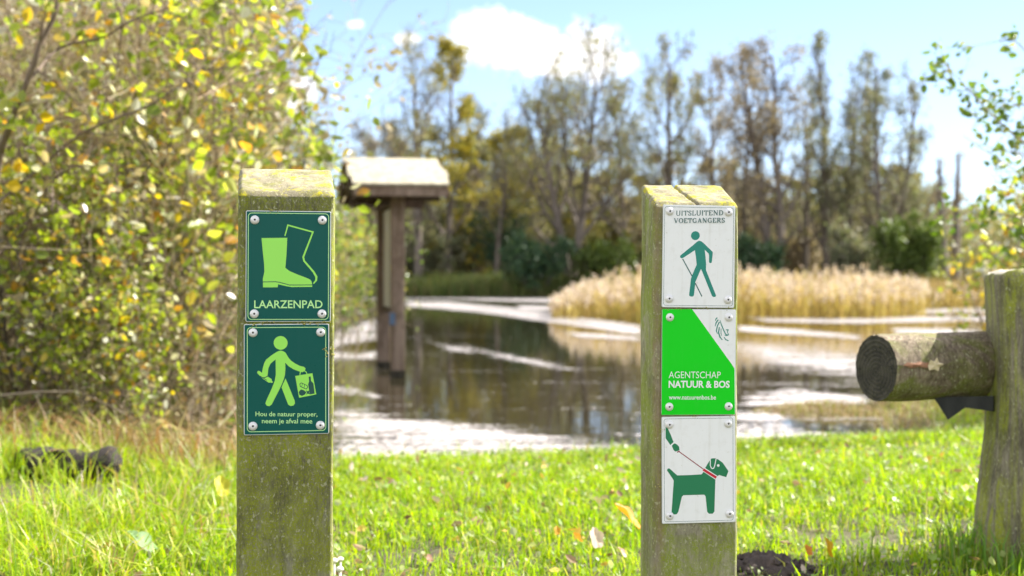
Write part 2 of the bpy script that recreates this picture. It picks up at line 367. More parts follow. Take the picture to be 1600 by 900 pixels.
def build_glare_debris():
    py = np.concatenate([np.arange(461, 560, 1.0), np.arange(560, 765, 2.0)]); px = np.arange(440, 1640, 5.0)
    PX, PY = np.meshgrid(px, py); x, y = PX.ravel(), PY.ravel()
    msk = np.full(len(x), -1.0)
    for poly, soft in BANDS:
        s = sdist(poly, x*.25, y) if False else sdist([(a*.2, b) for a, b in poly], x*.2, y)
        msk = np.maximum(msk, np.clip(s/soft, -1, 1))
    lean = np.clip((y-560)/80, 0, 1)*np.clip((x-880)/150, 0, 1)*.55+np.clip((y-500)/110, 0, 1)*.30   # looser flecks, painted glints, towards the near right
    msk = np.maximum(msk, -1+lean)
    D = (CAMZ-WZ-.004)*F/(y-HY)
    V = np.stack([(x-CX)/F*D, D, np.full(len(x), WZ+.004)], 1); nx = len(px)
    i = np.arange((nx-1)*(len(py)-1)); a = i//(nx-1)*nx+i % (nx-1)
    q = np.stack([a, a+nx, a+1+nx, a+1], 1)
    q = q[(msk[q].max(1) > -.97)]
    m, nt, b, o = new_mat('glare_debris')
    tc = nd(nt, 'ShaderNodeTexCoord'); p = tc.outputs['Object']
    at_ = nd(nt, 'ShaderNodeAttribute', attribute_name='glare_mask'); f = at_.outputs['Fac']
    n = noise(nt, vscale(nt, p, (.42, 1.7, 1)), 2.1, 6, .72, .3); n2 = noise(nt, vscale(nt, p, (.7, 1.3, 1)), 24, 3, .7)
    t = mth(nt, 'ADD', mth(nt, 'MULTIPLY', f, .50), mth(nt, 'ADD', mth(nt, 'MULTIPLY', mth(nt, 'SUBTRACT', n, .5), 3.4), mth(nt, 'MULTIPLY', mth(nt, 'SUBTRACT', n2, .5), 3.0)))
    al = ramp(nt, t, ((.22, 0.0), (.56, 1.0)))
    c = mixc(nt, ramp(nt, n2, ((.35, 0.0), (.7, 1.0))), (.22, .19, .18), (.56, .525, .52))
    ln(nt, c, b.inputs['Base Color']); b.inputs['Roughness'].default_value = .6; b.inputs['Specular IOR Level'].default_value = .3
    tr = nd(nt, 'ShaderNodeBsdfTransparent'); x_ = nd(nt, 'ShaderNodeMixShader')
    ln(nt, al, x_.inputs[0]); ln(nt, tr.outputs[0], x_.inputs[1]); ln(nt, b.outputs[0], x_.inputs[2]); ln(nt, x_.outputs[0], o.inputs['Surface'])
    o_ = mesh_np('glare_debris', V, [q], m, attr={'glare_mask': msk})
    tag(o_, 'pale bands of painted sky glare and floating debris on the pond', kind='stuff')
build_ground(); build_water(); build_glare_debris()

# ------------------------------------------------------------------ sign posts
def post_mesh(name, w_, d_, z0, zf, zb, mats, seed, crack=None):
    """timber post, front face at y=-d/2; top slopes from zf (front) up to zb (back)"""
    rs = seed*3.17
    xs = np.linspace(-.5, .5, 61); ys = np.linspace(-.5, .5, 25)
    per = [(x, -.5) for x in xs[:-1]]+[(.5, y) for y in ys[:-1]]+[(x, .5) for x in xs[::-1][:-1]]+[(-.5, y) for y in ys[::-1][:-1]]
    per = np.array(per); n = len(per)
    zt = np.linspace(0, 1, 70)
    c = .06                                            # softened corners
    px, py = per[:, 0].copy(), per[:, 1].copy()
    ex = np.clip((np.abs(px)-.5+c)/c, 0, 1); ey = np.clip((np.abs(py)-.5+c*w_/d_)/(c*w_/d_), 0, 1)
    sh = np.minimum(ex, ey)
    px = px-np.sign(px)*.018*sh**2; py = py-np.sign(py)*.018*sh**2*w_/d_
    V = []
    for t in zt:
        top = zf+(zb-zf)*(py+.5)-.0065
        z = z0+(top-z0)*t
        rough = (fbm(px*8+rs, py*8+4, z*4, 3)-.5)*.0045+(fbm(px*60+rs, py*60, z*14+rs, 3)-.5)*.0022
        k = 1+2*rough/w_
        V.append(np.stack([px*w_*k, py*d_*k, z], 1))
    V = np.concatenate(V); faces = []
    r = len(zt); i = np.arange(n); q = []
    for k in range(r-1): q.append(np.stack([k*n+i, k*n+(i+1) % n, (k+1)*n+(i+1) % n, (k+1)*n+i], 1))
    q = np.concatenate(q); base = len(V)
    X, Y = np.meshgrid(xs, ys); X, Y = X.ravel(), Y.ravel()
    edge = np.minimum(.5-np.abs(X), (.5-np.abs(Y))*d_/w_)
    Z = zf+(zb-zf)*(Y+.5)-.005*np.clip(1-edge/.03, 0, 1)**2+(fbm(X*5+rs, Y*5, 1, 3)-.5)*.006*np.clip(edge/.05, 0, 1)
    if crack:
        (x0, y0), (x1, y1) = crack
        xc = x0+(x1-x0)*(Y-y0)/(y1-y0)+(fbm(Y*9, 3.3, 1)-.5)*.03
        Z = Z-.012*np.exp(-((X-xc)/.012)**2)
    s = .985
    V = np.concatenate([V, np.stack([X*w_*s, Y*d_*s, Z], 1)])
    nx = len(xs); j = np.arange((nx-1)*(len(ys)-1)); a = base+j//(nx-1)*nx+j % (nx-1)
    cap = np.stack([a, a+1, a+1+nx, a+nx], 1)
    # stitch the rim to the cap border
    ib = [base+k for k in range(nx-1)]+[base+k*nx+nx-1 for k in range(len(ys)-1)]+[base+(len(ys)-1)*nx+nx-1-k for k in range(nx-1)]+[base+(len(ys)-1-k)*nx for k in range(len(ys)-1)]
    ib = np.array(ib); top = (r-1)*n+i
    st = np.stack([top, np.roll(top, -1), np.roll(ib, -1), ib], 1)
    return V, [np.concatenate([q, st, cap])], np.concatenate([np.zeros(len(q)), np.ones(len(st)), np.ones(len(cap))])

def homography(quad):
    """px corners TL, TR, BR, BL -> unit square (u right, v down)"""
    A, B = [], []
    for (x, y), (u, v) in zip(quad, ((0, 0), (1, 0), (1, 1), (0, 1))):
        A += [[x, y, 1, 0, 0, 0, -u*x, -u*y], [0, 0, 0, x, y, 1, -v*x, -v*y]]; B += [u, v]
    h = np.append(np.linalg.solve(np.array(A), np.array(B)), 1).reshape(3, 3)
    return h
class Print:
    """flat print on a plate: polygons in photo pixels (through a crop's own scale) mapped to plate coordinates"""
    def __init__(s, W, H, quad, origin=(0, 0), scale=1.0):
        s.W, s.H, s.h, s.o, s.k = W, H, homography(quad), origin, scale
        s.V, s.Fc, s.mi, s.n = [], [], [], 0
    def crop(s, origin, scale): s.o, s.k = origin, scale; return s
    def loc(s, pts):
        out = []
        for x, y in pts:
            v = s.h @ np.array([x/s.k+s.o[0], y/s.k+s.o[1], 1]); out.append(((v[0]/v[2]-.5)*s.W, (.5-v[1]/v[2])*s.H))
        return out
    def raw(s, P, mi):
        a = sum(P[i][0]*P[(i+1) % len(P)][1]-P[(i+1) % len(P)][0]*P[i][1] for i in range(len(P)))
        if a < 0: P = P[::-1]
        b = len(s.V); s.n += 1
        s.V += [(x, -.00002*s.n, z) for x, z in P]; s.Fc.append(list(range(b, b+len(P)))); s.mi.append(mi)
    def poly(s, pts, mi=0): s.raw(s.loc(pts), mi)
    def circle(s, x, y, r, mi=0, n=28): s.poly([(x+r*math.cos(2*math.pi*i/n), y+r*math.sin(2*math.pi*i/n)) for i in range(n)], mi)
    def stroke(s, pts, wd, mi=0, cap=True, closed=False):
        P = np.array(pts, float); n = len(P)
        wd = np.full(n, float(wd)) if np.isscalar(wd) else np.array(wd, float)
        L, Rr = [], []
        for i in range(n):
            d0 = P[i]-P[i-1] if i > 0 else P[1]-P[0]; d1 = P[i+1]-P[i] if i < n-1 else P[-1]-P[-2]
            d0 = d0/np.linalg.norm(d0); d1 = d1/np.linalg.norm(d1)
            m_ = np.array([-(d0+d1)[1], (d0+d1)[0]]); m_ = m_/(np.linalg.norm(m_)+1e-9)
            c = max(.45, float(m_ @ np.array([-d0[1], d0[0]])))
            L.append(P[i]+m_*wd[i]/2/c); Rr.append(P[i]-m_*wd[i]/2/c)
        def arc(c, a, b, k=7):
            va, r_ = a-c, np.linalg.norm(a-c); t0 = math.atan2(va[1], va[0])
            return [c+r_*np.array([math.cos(t0-math.pi*j/k), math.sin(t0-math.pi*j/k)]) for j in range(1, k)]
        out = list(L)+(arc(P[-1], L[-1], Rr[-1]) if cap else [])+Rr[::-1]+(arc(P[0], Rr[0], L[0]) if cap else [])
        s.poly([tuple(p) for p in out], mi)
    def build(s, name, mats, parent, y):
        me = bpy.data.meshes.new(name); me.from_pydata(s.V, [], s.Fc)
        for m in mats: me.materials.append(m)
        me.polygons.foreach_set('material_index', s.mi); me.update()
        o = link(name, me, parent); o.location = (0, y, 0); return o

def rrect(w_, h_, r, n=6):
    P = []
    for cx, cz, a0 in ((w_/2-r, h_/2-r, 0), (-w_/2+r, h_/2-r, 90), (-w_/2+r, -h_/2+r, 180), (w_/2-r, -h_/2+r, 270)):
        P += [(cx+r*math.cos(R(a0+90*i/n)), cz+r*math.sin(R(a0+90*i/n))) for i in range(n+1)]
    return P
def plate_mesh(W, H, t, mats, r=.0025):
    P = rrect(W, H, r); I = rrect(W-.0022, H-.0022, r-.0008); n = len(P)
    V = [(x, t/2, z) for x, z in P]+[(x, -t/2+.0005, z) for x, z in P]+[(x, -t/2, z) for x, z in I]
    i = np.arange(n); j = (i+1) % n
    f = [np.stack([i, j, n+j, n+i], 1), np.stack([n+i, n+j, 2*n+j, 2*n+i], 1)]
    me = bpy.data.meshes.new('sign_plate')
    me.from_pydata(V, [], [list(q) for q in np.concatenate(f)]+[list(range(2*n, 3*n)), list(range(n))[::-1]])
    for m in mats: me.materials.append(m)
    me.polygons.foreach_set('material_index', [0]*(2*n)+[1, 0]); me.update()
    return me
def text_mesh(body, bold=0.0):
    cu = bpy.data.curves.new('text', 'FONT'); cu.body = body; cu.size = 1; cu.offset = bold; cu.resolution_u = 3
    cu.fill_mode = 'FRONT'
    ob = bpy.data.objects.new('text', cu); C.objects.link(ob)
    dg = bpy.context.evaluated_depsgraph_get(); dg.update()
    me = bpy.data.meshes.new_from_object(ob.evaluated_get(dg)); bpy.data.objects.remove(ob); bpy.data.curves.remove(cu)
    return me
def lettering(pr, lines, mat, parent, y, name='lettering'):
    """lines: (text, x0, x1, ytop, ybottom, bold) in the crop's pixels"""
    V, Fc = [], []
    for body, x0, x1, yt, yb, bold in lines:
        me = text_mesh(body, bold); co = np.array([v.co[:] for v in me.vertices]); mn, mx = co.min(0), co.max(0)
        b = len(V); X = x0+(co[:, 0]-mn[0])/(mx[0]-mn[0])*(x1-x0); Y = yb+(co[:, 1]-mn[1])/(mx[1]-mn[1])*(yt-yb)
        V += [(x, 0, z) for x, z in pr.loc(list(zip(X, Y)))]; Fc += [[b+k for k in p.vertices] for p in me.polygons]
        bpy.data.meshes.remove(me)
    me = bpy.data.meshes.new(name); me.from_pydata(V, [], Fc); me.materials.append(mat); me.update()
    o = link(name, me, parent); o.location = (0, y, 0); return o
def arcp(cx, cy, rx, ry, a0, a1, n=10): return [(cx+rx*math.cos(R(a0+(a1-a0)*i/n)), cy-ry*math.sin(R(a0+(a1-a0)*i/n))) for i in range(n+1)]
def serif_word(pr, word, x0, x1, yt, yb, mi):
    ks = .88
    G = {  # strokes of a roman capital, cap height 1; ('s', x, y) is a serif bar
     'U': (.80, [[(.14, 1), (.14, .33)]+[(p[0], p[1]) for p in [(.17, .17), (.27, .05), (.42, .01), (.56, .05), (.65, .17), (.67, .33)]]+[(.67, 1)]], [(.14, .98), (.67, .98)]),
     'I': (.38, [[(.19, 0), (.19, 1)]], [(.19, .02), (.19, .98)]),
     'T': (.72, [[(.36, 0), (.36, .96)], [(.03, .95), (.69, .95)], [(.05, .97), (.05, .72)], [(.67, .97), (.67, .72)]], [(.36, .02)]),
     'S': (.58, [[(.50, .74), (.47, .90), (.30, .98), (.12, .90), (.09, .72), (.20, .58), (.40, .46), (.51, .30), (.46, .10), (.28, .02), (.11, .09), (.07, .30)]], []),
     'L': (.66, [[(.17, 1), (.17, .03)], [(.17, .04), (.60, .04)], [(.60, .03), (.60, .28)]], [(.17, .98), (.08, .02)]),
     'E': (.68, [[(.17, 1), (.17, 0)], [(.17, .04), (.60, .04)], [(.60, .03), (.60, .26)], [(.17, .96), (.58, .96)], [(.58, .97), (.58, .76)], [(.17, .52), (.44, .52)]], [(.10, .98), (.10, .02)]),
     'N': (.84, [[(.15, 0), (.15, 1)], [(.15, .98), (.69, .04)], [(.69, 0), (.69, 1)]], [(.15, .02), (.12, .98), (.69, .98)]),
     'D': (.78, [[(.16, 0), (.16, 1)], [(.16, .96), (.40, .95), (.58, .85), (.68, .64), (.68, .36), (.58, .15), (.40, .05), (.16, .04)]], [(.09, .98), (.09, .02)]),
     'V': (.78, [[(.10, 1), (.39, .02)], [(.68, 1), (.39, .02)]], [(.10, .98), (.68, .98)]),
     'O': (.84, [[(.42+.34*math.sin(t*math.pi/10), .5+.47*math.cos(t*math.pi/10)) for t in range(21)]], []),
     'G': (.82, [[(.66, .74), (.60, .90), (.42, .97), (.20, .86), (.09, .62), (.09, .38), (.20, .14), (.42, .03), (.64, .10)], [(.66, .03), (.66, .42)]], [(.66, .42)]),
     'A': (.78, [[(.10, 0), (.38, .98)], [(.66, 0), (.38, .98)], [(.20, .34), (.57, .34)]], [(.10, .02), (.66, .02)]),
     'R': (.76, [[(.16, 0), (.16, 1)], [(.16, .96), (.42, .95), (.56, .84), (.56, .66), (.42, .53), (.16, .51)], [(.34, .52), (.66, .02)]], [(.09, .98), (.12, .02), (.68, .02)])}
    tot = sum(G[c][0] for c in word); k = (x1-x0)/tot; h = yb-yt; x = x0
    for c in word:
        adv, strokes, serifs = G[c]
        f = lambda p: (x+(adv*(1-ks)/2+p[0]*ks)*k, yb-p[1]*h)
        for st in strokes:
            P = [f(p) for p in st]; wd = []
            for i in range(len(P)):
                a, b = P[max(i-1, 0)], P[min(i+1, len(P)-1)]; l = math.hypot(b[0]-a[0], b[1]-a[1])+1e-6
                thick = .17
                if c == 'N' and len(st) == 2: thick = .09 if abs(st[0][0]-st[1][0]) < .01 else .2
                if c in 'VA' and st[0][0] == (.68 if c == 'V' else .10): thick = .09
                wd.append((.085+(thick-.085)*abs(b[1]-a[1])/l)*h)
            pr.stroke(P, wd, mi, cap=False)
        for sx, sy in serifs:
            a, b = f((sx-.115, sy)), f((sx+.115, sy)); pr.stroke([a, b], .06*h, mi, cap=False)
        x += adv*k
def ring(pr, W, H, r, wd, mi):
    o, i = rrect(W, H, r), rrect(W-2*wd, H-2*wd, r-wd)
    n = len(o)
    for a in range(n):
        b = (a+1) % n; base = len(pr.V)
        pr.V += [(o[a][0], 0, o[a][1]), (o[b][0], 0, o[b][1]), (i[b][0], 0, i[b][1]), (i[a][0], 0, i[a][1])]
        pr.Fc.append([base, base+1, base+2, base+3]); pr.mi.append(mi)
_screw = None
def screw_mesh():
    global _screw
    if _screw: return _screw
    prof = [(.0071, 0), (.0070, .0009), (.0060, .0022), (.0042, .0031), (.0022, .0034), (.0016, .0033), (.0013, .0018), (.0001, .0017)]
    n = 16; V = []; mi = []
    for r, h in prof: V += [(r*math.cos(2*math.pi*i/n), -h, r*math.sin(2*math.pi*i/n)) for i in range(n)]
    Fc = []
    for k in range(len(prof)-1):
        for i in range(n): Fc.append([k*n+i, k*n+(i+1) % n, (k+1)*n+(i+1) % n, (k+1)*n+i]); mi.append(1 if k >= 5 else 0)
    me = bpy.data.meshes.new('screw'); me.from_pydata(V, [], Fc); me.materials.append(M['screw']); me.materials.append(M['hole'])
    me.polygons.foreach_set('material_index', mi); me.polygons.foreach_set('use_smooth', [True]*len(Fc)); me.update()
    _screw = me; return me
def plate(parent, quad, W, H, x, z, y, face, label, roll=0.0):
    me = plate_mesh(W, H, .002, [M['edge'], face]); o = link('sign_plate', me, parent)
    o.location = (x, y, z); o.rotation_euler = (0, roll, 0); o['label'] = label
    return o, Print(W, H, quad)
PF = -.00105                                           # print lies this far in front of a plate's middle
def screws(pl, pr, pts, crop):
    pr.crop(*crop)
    for p in pts:
        (x, z), = pr.loc([p]); s = link('screw', screw_mesh(), pl); s.location = (x, PF-.0001, z); s.rotation_euler = (0, random.random()*6, 0)
def crumbs(parent, pts, seed, y, size=.0022):
    """little cushions of lichen growing on plate edges"""
    rg = np.random.default_rng(seed); V, Fq = [], []
    for x, z in pts:
        for _ in range(9):
            c = np.array([x+rg.normal(0, .0045), y-rg.uniform(0, .0012), z+rg.normal(0, .0018)]); s = size*rg.uniform(.4, 1.1)
            b = len(V); dirs = [(1, 0, 0), (0, 1, 0), (0, 0, 1), (-1, 0, 0), (0, -1, 0), (0, 0, -1)]
            V += [tuple(c+np.array(d)*s*rg.uniform(.5, 1)) for d in dirs]
            Fq += [[b+i for i in t] for t in ((0, 1, 2), (1, 3, 2), (3, 4, 2), (4, 0, 2), (1, 0, 5), (3, 1, 5), (4, 3, 5), (0, 4, 5))]
    o = mesh_np('lichen', V, [Fq], M['lichen'], parent, smooth=True); o['kind'] = 'stuff'; return o

random.seed(3)
LEAN = R(.24)
# ---- left post with two dark green signs
def left_sign_post():
    D = 2.23; cx = (444.5-CX)/F*D; yaw = R(10); w_, d_ = .150, .12
    root = empty('sign_post', (cx+math.sin(yaw)*-d_/2, D+d_/2*math.cos(yaw), 0), yaw)
    root.rotation_euler = (0, LEAN, yaw)
    tag(root, 'mossy square timber post carrying two dark green signs, boot sign on top', 'sign post', 'timber sign posts on the grass')
    top = CAMZ+(HY-301)/F*D; back = CAMZ+(HY-263)/F*(D+d_)
    V, f, mi = post_mesh('post', w_, d_, -.06, top, back, None, 1)
    mesh_np('post', V, f, [M['post_left'], M['post_top']], root, mi, smooth=True)
    px = D/F
    yf = -d_/2-.0022
    # boot path sign
    q1 = [(383, 328), (514.7, 331.6), (512.2, 502.5), (381, 502.8)]
    W, H = 131.5*px/math.cos(0), 173*px
    zc = lambda y: CAMZ+(HY-y)*px
    pl, pr = plate(root, q1, W, H, (447.7-444.5)*px, zc(416.2), yf, M['drygreen'], 'dark green sign with a lime boot above the word LAARZENPAD')
    pr.crop((340, 240), 4.0)
    pr.poly([(268, 527), (428, 527), (421, 640), (414, 715), (440, 735), (490, 757), (545, 778), (566, 788), (575, 802), (578, 822), (578, 834), (450, 835),
             (420, 829), (368, 817), (366, 836), (275, 836), (274, 782), (284, 738), (283, 690), (276, 620)], 0)
    pr.stroke([(274, 802), (352, 801), (382, 806), (440, 822), (579, 822)], 5, 1, cap=False)
    pr.stroke([(413, 516), (432, 448), (586, 493), (525, 648), (530, 672), (588, 742), (604, 772), (603, 793), (586, 814)], [7, 9, 9, 11, 11, 12, 13, 11, 7], 0, cap=False)
    pr.build('pictogram', [M['lime'], M['pgreen']], pl, PF)
    p2 = Print(W, H, q1, (340, 465), 4.0)
    lettering(p2, [('LAARZENPAD', 219, 640, 17, 66, .012)], M['limepale'], pl, PF)
    p3 = Print(W, H, q1); ring(p3, W-.0065, H-.0065, .0062, .00105, 0); p3.build('border', [M['limepale']], pl, PF)
    screws(pl, p2, [(227, -488), (644, -480), (219, 101), (636, 101)], ((340, 465), 4.0))
    # keep nature clean sign
    q2 = [(380.7, 506), (512, 505.5), (510.8, 677.5), (378.7, 680.8)]
    H2 = 172.5*px
    pl, pr = plate(root, q2, W, H2, (445.6-444.5)*px, zc(592.4), yf, M['drygreen'], 'dark green sign with a lime walker carrying a litter bag', R(-.25))
    pr.crop((340, 465), 4.0)
    pr.stroke([(252, 466), (280, 492), (318, 516)], [20, 26, 30], 0); pr.stroke([(316, 516), (332, 526)], 12, 0)
    pr.stroke([(262, 490), (300, 515)], 4, 1)
    pr.circle(389, 281, 43, 0)
    pr.poly([(360, 340), (375, 332), (389, 329), (403, 332), (418, 341), (436, 372), (452, 392), (478, 410), (505, 424), (532, 431), (541, 441), (537, 455), (524, 464),
             (508, 462), (468, 447), (438, 428), (416, 405), (417, 440), (414, 480), (408, 504), (394, 540), (370, 590), (330, 668), (316, 678), (300, 676), (291, 662),
             (296, 645), (330, 570), (350, 520), (357, 480), (357, 385), (340, 398), (325, 412), (312, 440), (306, 488), (294, 496), (278, 492), (270, 480), (277, 440),
             (286, 408), (298, 386), (330, 360)], 0)
    pr.stroke([(271, 500), (292, 498), (310, 486)], 5, 1)
    pr.poly([(417, 504), (432, 540), (472, 642), (474, 660), (464, 674), (446, 677), (432, 668), (392, 560), (398, 545)], 0)
    pr.stroke([(506, 482), (508, 465), (518, 455), (533, 455), (545, 463), (550, 476)], 5, 0, cap=False)
    pr.poly([(477, 488), (583, 470), (606, 603), (500, 625)], 0)
    pr.poly([(560, 492), (572, 491), (574, 518), (589, 534), (596, 598), (566, 604), (556, 540), (562, 522)], 1)
    pr.stroke([(505, 538), (514, 531), (550, 548), (553, 560), (544, 570), (508, 554), (505, 538)], 4, 1, cap=False)
    pr.stroke([(521, 536), (516, 556)], 3, 1, cap=False); pr.stroke([(535, 543), (530, 563)], 3, 1, cap=False)
    pr.poly([(498, 588), (512, 572), (530, 578), (545, 590), (536, 604), (518, 613), (502, 606)], 1)
    pr.poly([(541, 578), (553, 584), (566, 576), (561, 590), (568, 604), (553, 598), (542, 606), (549, 592)], 1)
    pr.build('pictogram', [M['lime'], M['pgreen']], pl, PF)
    p2 = Print(W, H2, q2, (340, 465), 4.0)
    lettering(p2, [('Hou de natuur proper,', 229, 612, 713, 751, .008), ('neem je afval mee', 268, 580, 756, 796, .008)], M['limepale'], pl, PF)
    p3 = Print(W, H2, q2); ring(p3, W-.0095, H2-.0095, .0062, .00105, 0); p3.build('border', [M['limepale']], pl, PF)
    screws(pl, p2, [(219, 217), (636, 215), (212, 805), (629, 797)], ((340, 465), 4.0))
    ll = lambda x, y: ((x-444.5)*px, zc(y))
    crumbs(root, [ll(421, 330), ll(432, 331), ll(393, 509), ll(413, 505), ll(508, 545), ll(510, 555), ll(505, 504), ll(390, 681), ll(470, 504), ll(490, 505)], 4, yf)
left_sign_post()

def right_sign_post():
    D = 2.40; yaw = R(7); w_, d_ = .1465, .105
    fx = (1086.2-CX)/F*D
    root = empty('sign_post', (fx-math.sin(yaw)*d_/2, D+d_/2*math.cos(yaw), 0), yaw); root.rotation_euler = (0, LEAN*.6, yaw)
    tag(root, 'pale grey timber post carrying three signs, bright green one in the middle', 'sign post', 'timber sign posts on the grass')
    px = D/F
    top = CAMZ+(HY-318.5)/F*D; back = CAMZ+(HY-288.5)/F*(D+d_)
    V, f, mi = post_mesh('post', w_, d_, -.06, top, back, None, 2, crack=((-.12, .5), (.02, -.5)))
    mesh_np('post', V, f, [M['post_right'], M['post_top']], root, mi, smooth=True)
    yf = -d_/2-.0024
    zc = lambda y: CAMZ+(HY-y)*px
    cw = 1/math.cos(yaw)
    xl = lambda x: (x-1086.2)*px*cw
    W = 115.8*px*cw
    # pedestrians only
    q = [(1030.6, 318.8), (1146.2, 322.6), (1146.8, 481), (1033, 481.6)]; H = 160*px
    pl, pr = plate(root, q, W*.99, H, xl(1089.3), zc(400.8), yf, M['white'], 'white sign with a green walker under UITSLUITEND VOETGANGERS', R(.6))
    pr.crop((960, 270), 6.6667)
    Y5 = 866.7
    pr.circle(826, 659, 47, 0)
    pr.poly([(820, 745), (845, 722), (866, 712), (888, 718), (910, 733), (1013, 830), (1013, 850), (1006, 930), (1003, 942), (992, 946), (980, 942), (976, 930), (975, 865),
             (970, 848), (928, 806), (938, 880), (946, 950), (946, Y5+150), (962, Y5+190), (1056, Y5+412), (1052, Y5+426), (1032, Y5+430), (1015, Y5+420), (905, Y5+165),
             (893, Y5+140), (882, Y5+165), (836, Y5+280), (826, Y5+410), (818, Y5+426), (796, Y5+428), (776, Y5+420), (774, Y5+405), (790, Y5+240), (800, Y5+210),
             (846, Y5+95), (836, 880), (824, 812), (700, 893), (684, 897), (669, 888), (668, 872), (680, 860)], 0)
    pr.stroke([(696, Y5+36), (800, Y5+215)], 11, 1, cap=False); pr.stroke([(836, Y5+288), (909, Y5+426)], 11, 1, cap=False)
    pr.build('pictogram', [M['teal'], M['darkteal']], pl, PF)
    p2 = Print(W, H, q, (960, 270), 6.6667)
    serif_word(p2, 'UITSLUITEND', 612, 1116, 394, 446, 0); serif_word(p2, 'VOETGANGERS', 592, 1130, 474, 524, 0)
    p2.build('lettering', [M['darkteal']], pl, PF)
    p3 = Print(W, H, q); ring(p3, W-.0065, H-.0065, .004, .0006, 0); p3.build('border', [M['darkteal']], pl, PF)
    screws(pl, p2, [(548, 399), (1166, 417), (565, Y5+452), (1176, Y5+456)], ((960, 270), 6.6667))
    # agency sign
    q = [(1030.4, 483), (1147.8, 483.4), (1148.8, 647.6), (1032, 648.6)]; H = 165*px
    pl, pr = plate(root, q, W*1.012, H, xl(1089.8), zc(565.6), yf-.0003, M['white'], 'bright green and white sign reading AGENTSCHAP NATUUR & BOS', R(.25))
    pr.crop((960, 480), 5.143)
    pr.poly([(364, 16), (608, 16), (940, 462), (960, 494), (968, 858), (371, 865)], 0)
    for st, wd in (([(815, 84), (803, 96), (798, 112)], [9, 9, 4]), ([(822, 100), (806, 124), (797, 154)], [10, 10, 5]), ([(832, 118), (816, 150), (808, 190), (818, 216)], [10, 9, 9, 4]),
                   ([(836, 104), (848, 140), (868, 186), (884, 218), (904, 224)], [4, 8, 9, 8, 6]), ([(832, 160), (826, 205), (838, 240), (858, 264)], [8, 10, 10, 6]),
                   ([(846, 172), (846, 210), (852, 230)], [5, 6, 3]), ([(886, 182), (904, 182), (898, 200), (908, 222), (894, 228), (876, 226)], [7, 8, 5, 7, 7, 4]),
                   ([(872, 240), (884, 260), (908, 270)], [6, 8, 7])):
        pr.stroke(st, wd, 1, cap=False)
    pr.build('emblem', [M['brightgreen'], M['teal']], pl, PF)
    p2 = Print(W*1.012, H, q, (960, 480), 5.143)
    lettering(p2, [('AGENTSCHAP', 425, 848, 517, 571, -.004), ('NATUUR & BOS', 425, 922, 590, 648, .03), ('www.natuurenbos.be', 428, 812, 705, 742, .012)], M['pwhite'], pl, PF-.0004)
    screws(pl, p2, [(427, 82), (907, 82), (433, 800), (915, 795)], ((960, 480), 5.143))
    # dog on a lead
    q = [(1031.2, 650), (1149.2, 650.4), (1148.6, 815.4), (1031.4, 818)]; H = 166.6*px
    pl, pr = plate(root, q, W*1.008, H, xl(1090.2), zc(733.6), yf, M['white'], 'white sign with a green dog held on a red lead', R(-.35))
    pr.crop((960, 640), 4.736)
    pr.poly([(367, 122), (380, 126), (405, 178), (428, 236), (403, 258), (367, 206)], 0)
    pr.poly([(414, 264), (428, 250), (438, 246), (455, 256), (470, 272), (473, 296), (460, 303), (440, 307), (427, 294)], 0)
    pr.stroke([(455, 313), (474, 303)], 8, 1, cap=False); pr.stroke([(470, 308), (655, 441)], 7, 1, cap=False)
    pr.poly([(377, 446), (382, 434), (393, 431), (404, 439), (455, 484), (560, 482), (640, 478), (652, 462), (668, 430), (700, 378), (714, 362), (740, 360), (765, 369),
             (800, 395), (842, 456), (825, 500), (790, 490), (772, 484), (752, 498), (744, 516), (742, 560), (735, 752), (722, 768), (695, 768), (681, 755), (669, 640), (660, 628),
             (502, 631), (490, 642), (463, 752), (450, 771), (425, 773), (411, 757), (428, 522), (420, 508)], 0)
    pr.stroke([(652, 440), (760, 510)], 30, 3, cap=False); pr.stroke([(652, 442), (751, 504)], 19, 2, cap=False)
    pr.stroke([(706, 364), (706, 412), (712, 430), (721, 437), (731, 434), (738, 420), (750, 364)], 7, 3, cap=False)
    pr.circle(766, 414, 10, 3, 14)
    pr.build('pictogram', [M['doggreen'], M['darkred'], M['red'], M['pwhite']], pl, PF)
    p3 = Print(W, H, q); ring(p3, W-.0065, H-.0065, .004, .0006, 0); p3.build('border', [M['darkteal']], pl, PF)
    screws(pl, pr, [(396, 106), (842, 106), (397, 783), (847, 769)], ((960, 640), 4.736))
    crumbs(root, [(xl(1048), zc(482)), (xl(1058), zc(482.5)), (xl(1098), zc(482.5)), (xl(1138), zc(482.5)), (xl(1075), zc(649)), (xl(1085), zc(650)), (xl(1140), zc(649)),
                  (xl(1028), zc(672)), (xl(1030), zc(760))], 8, yf, .0017)
right_sign_post()

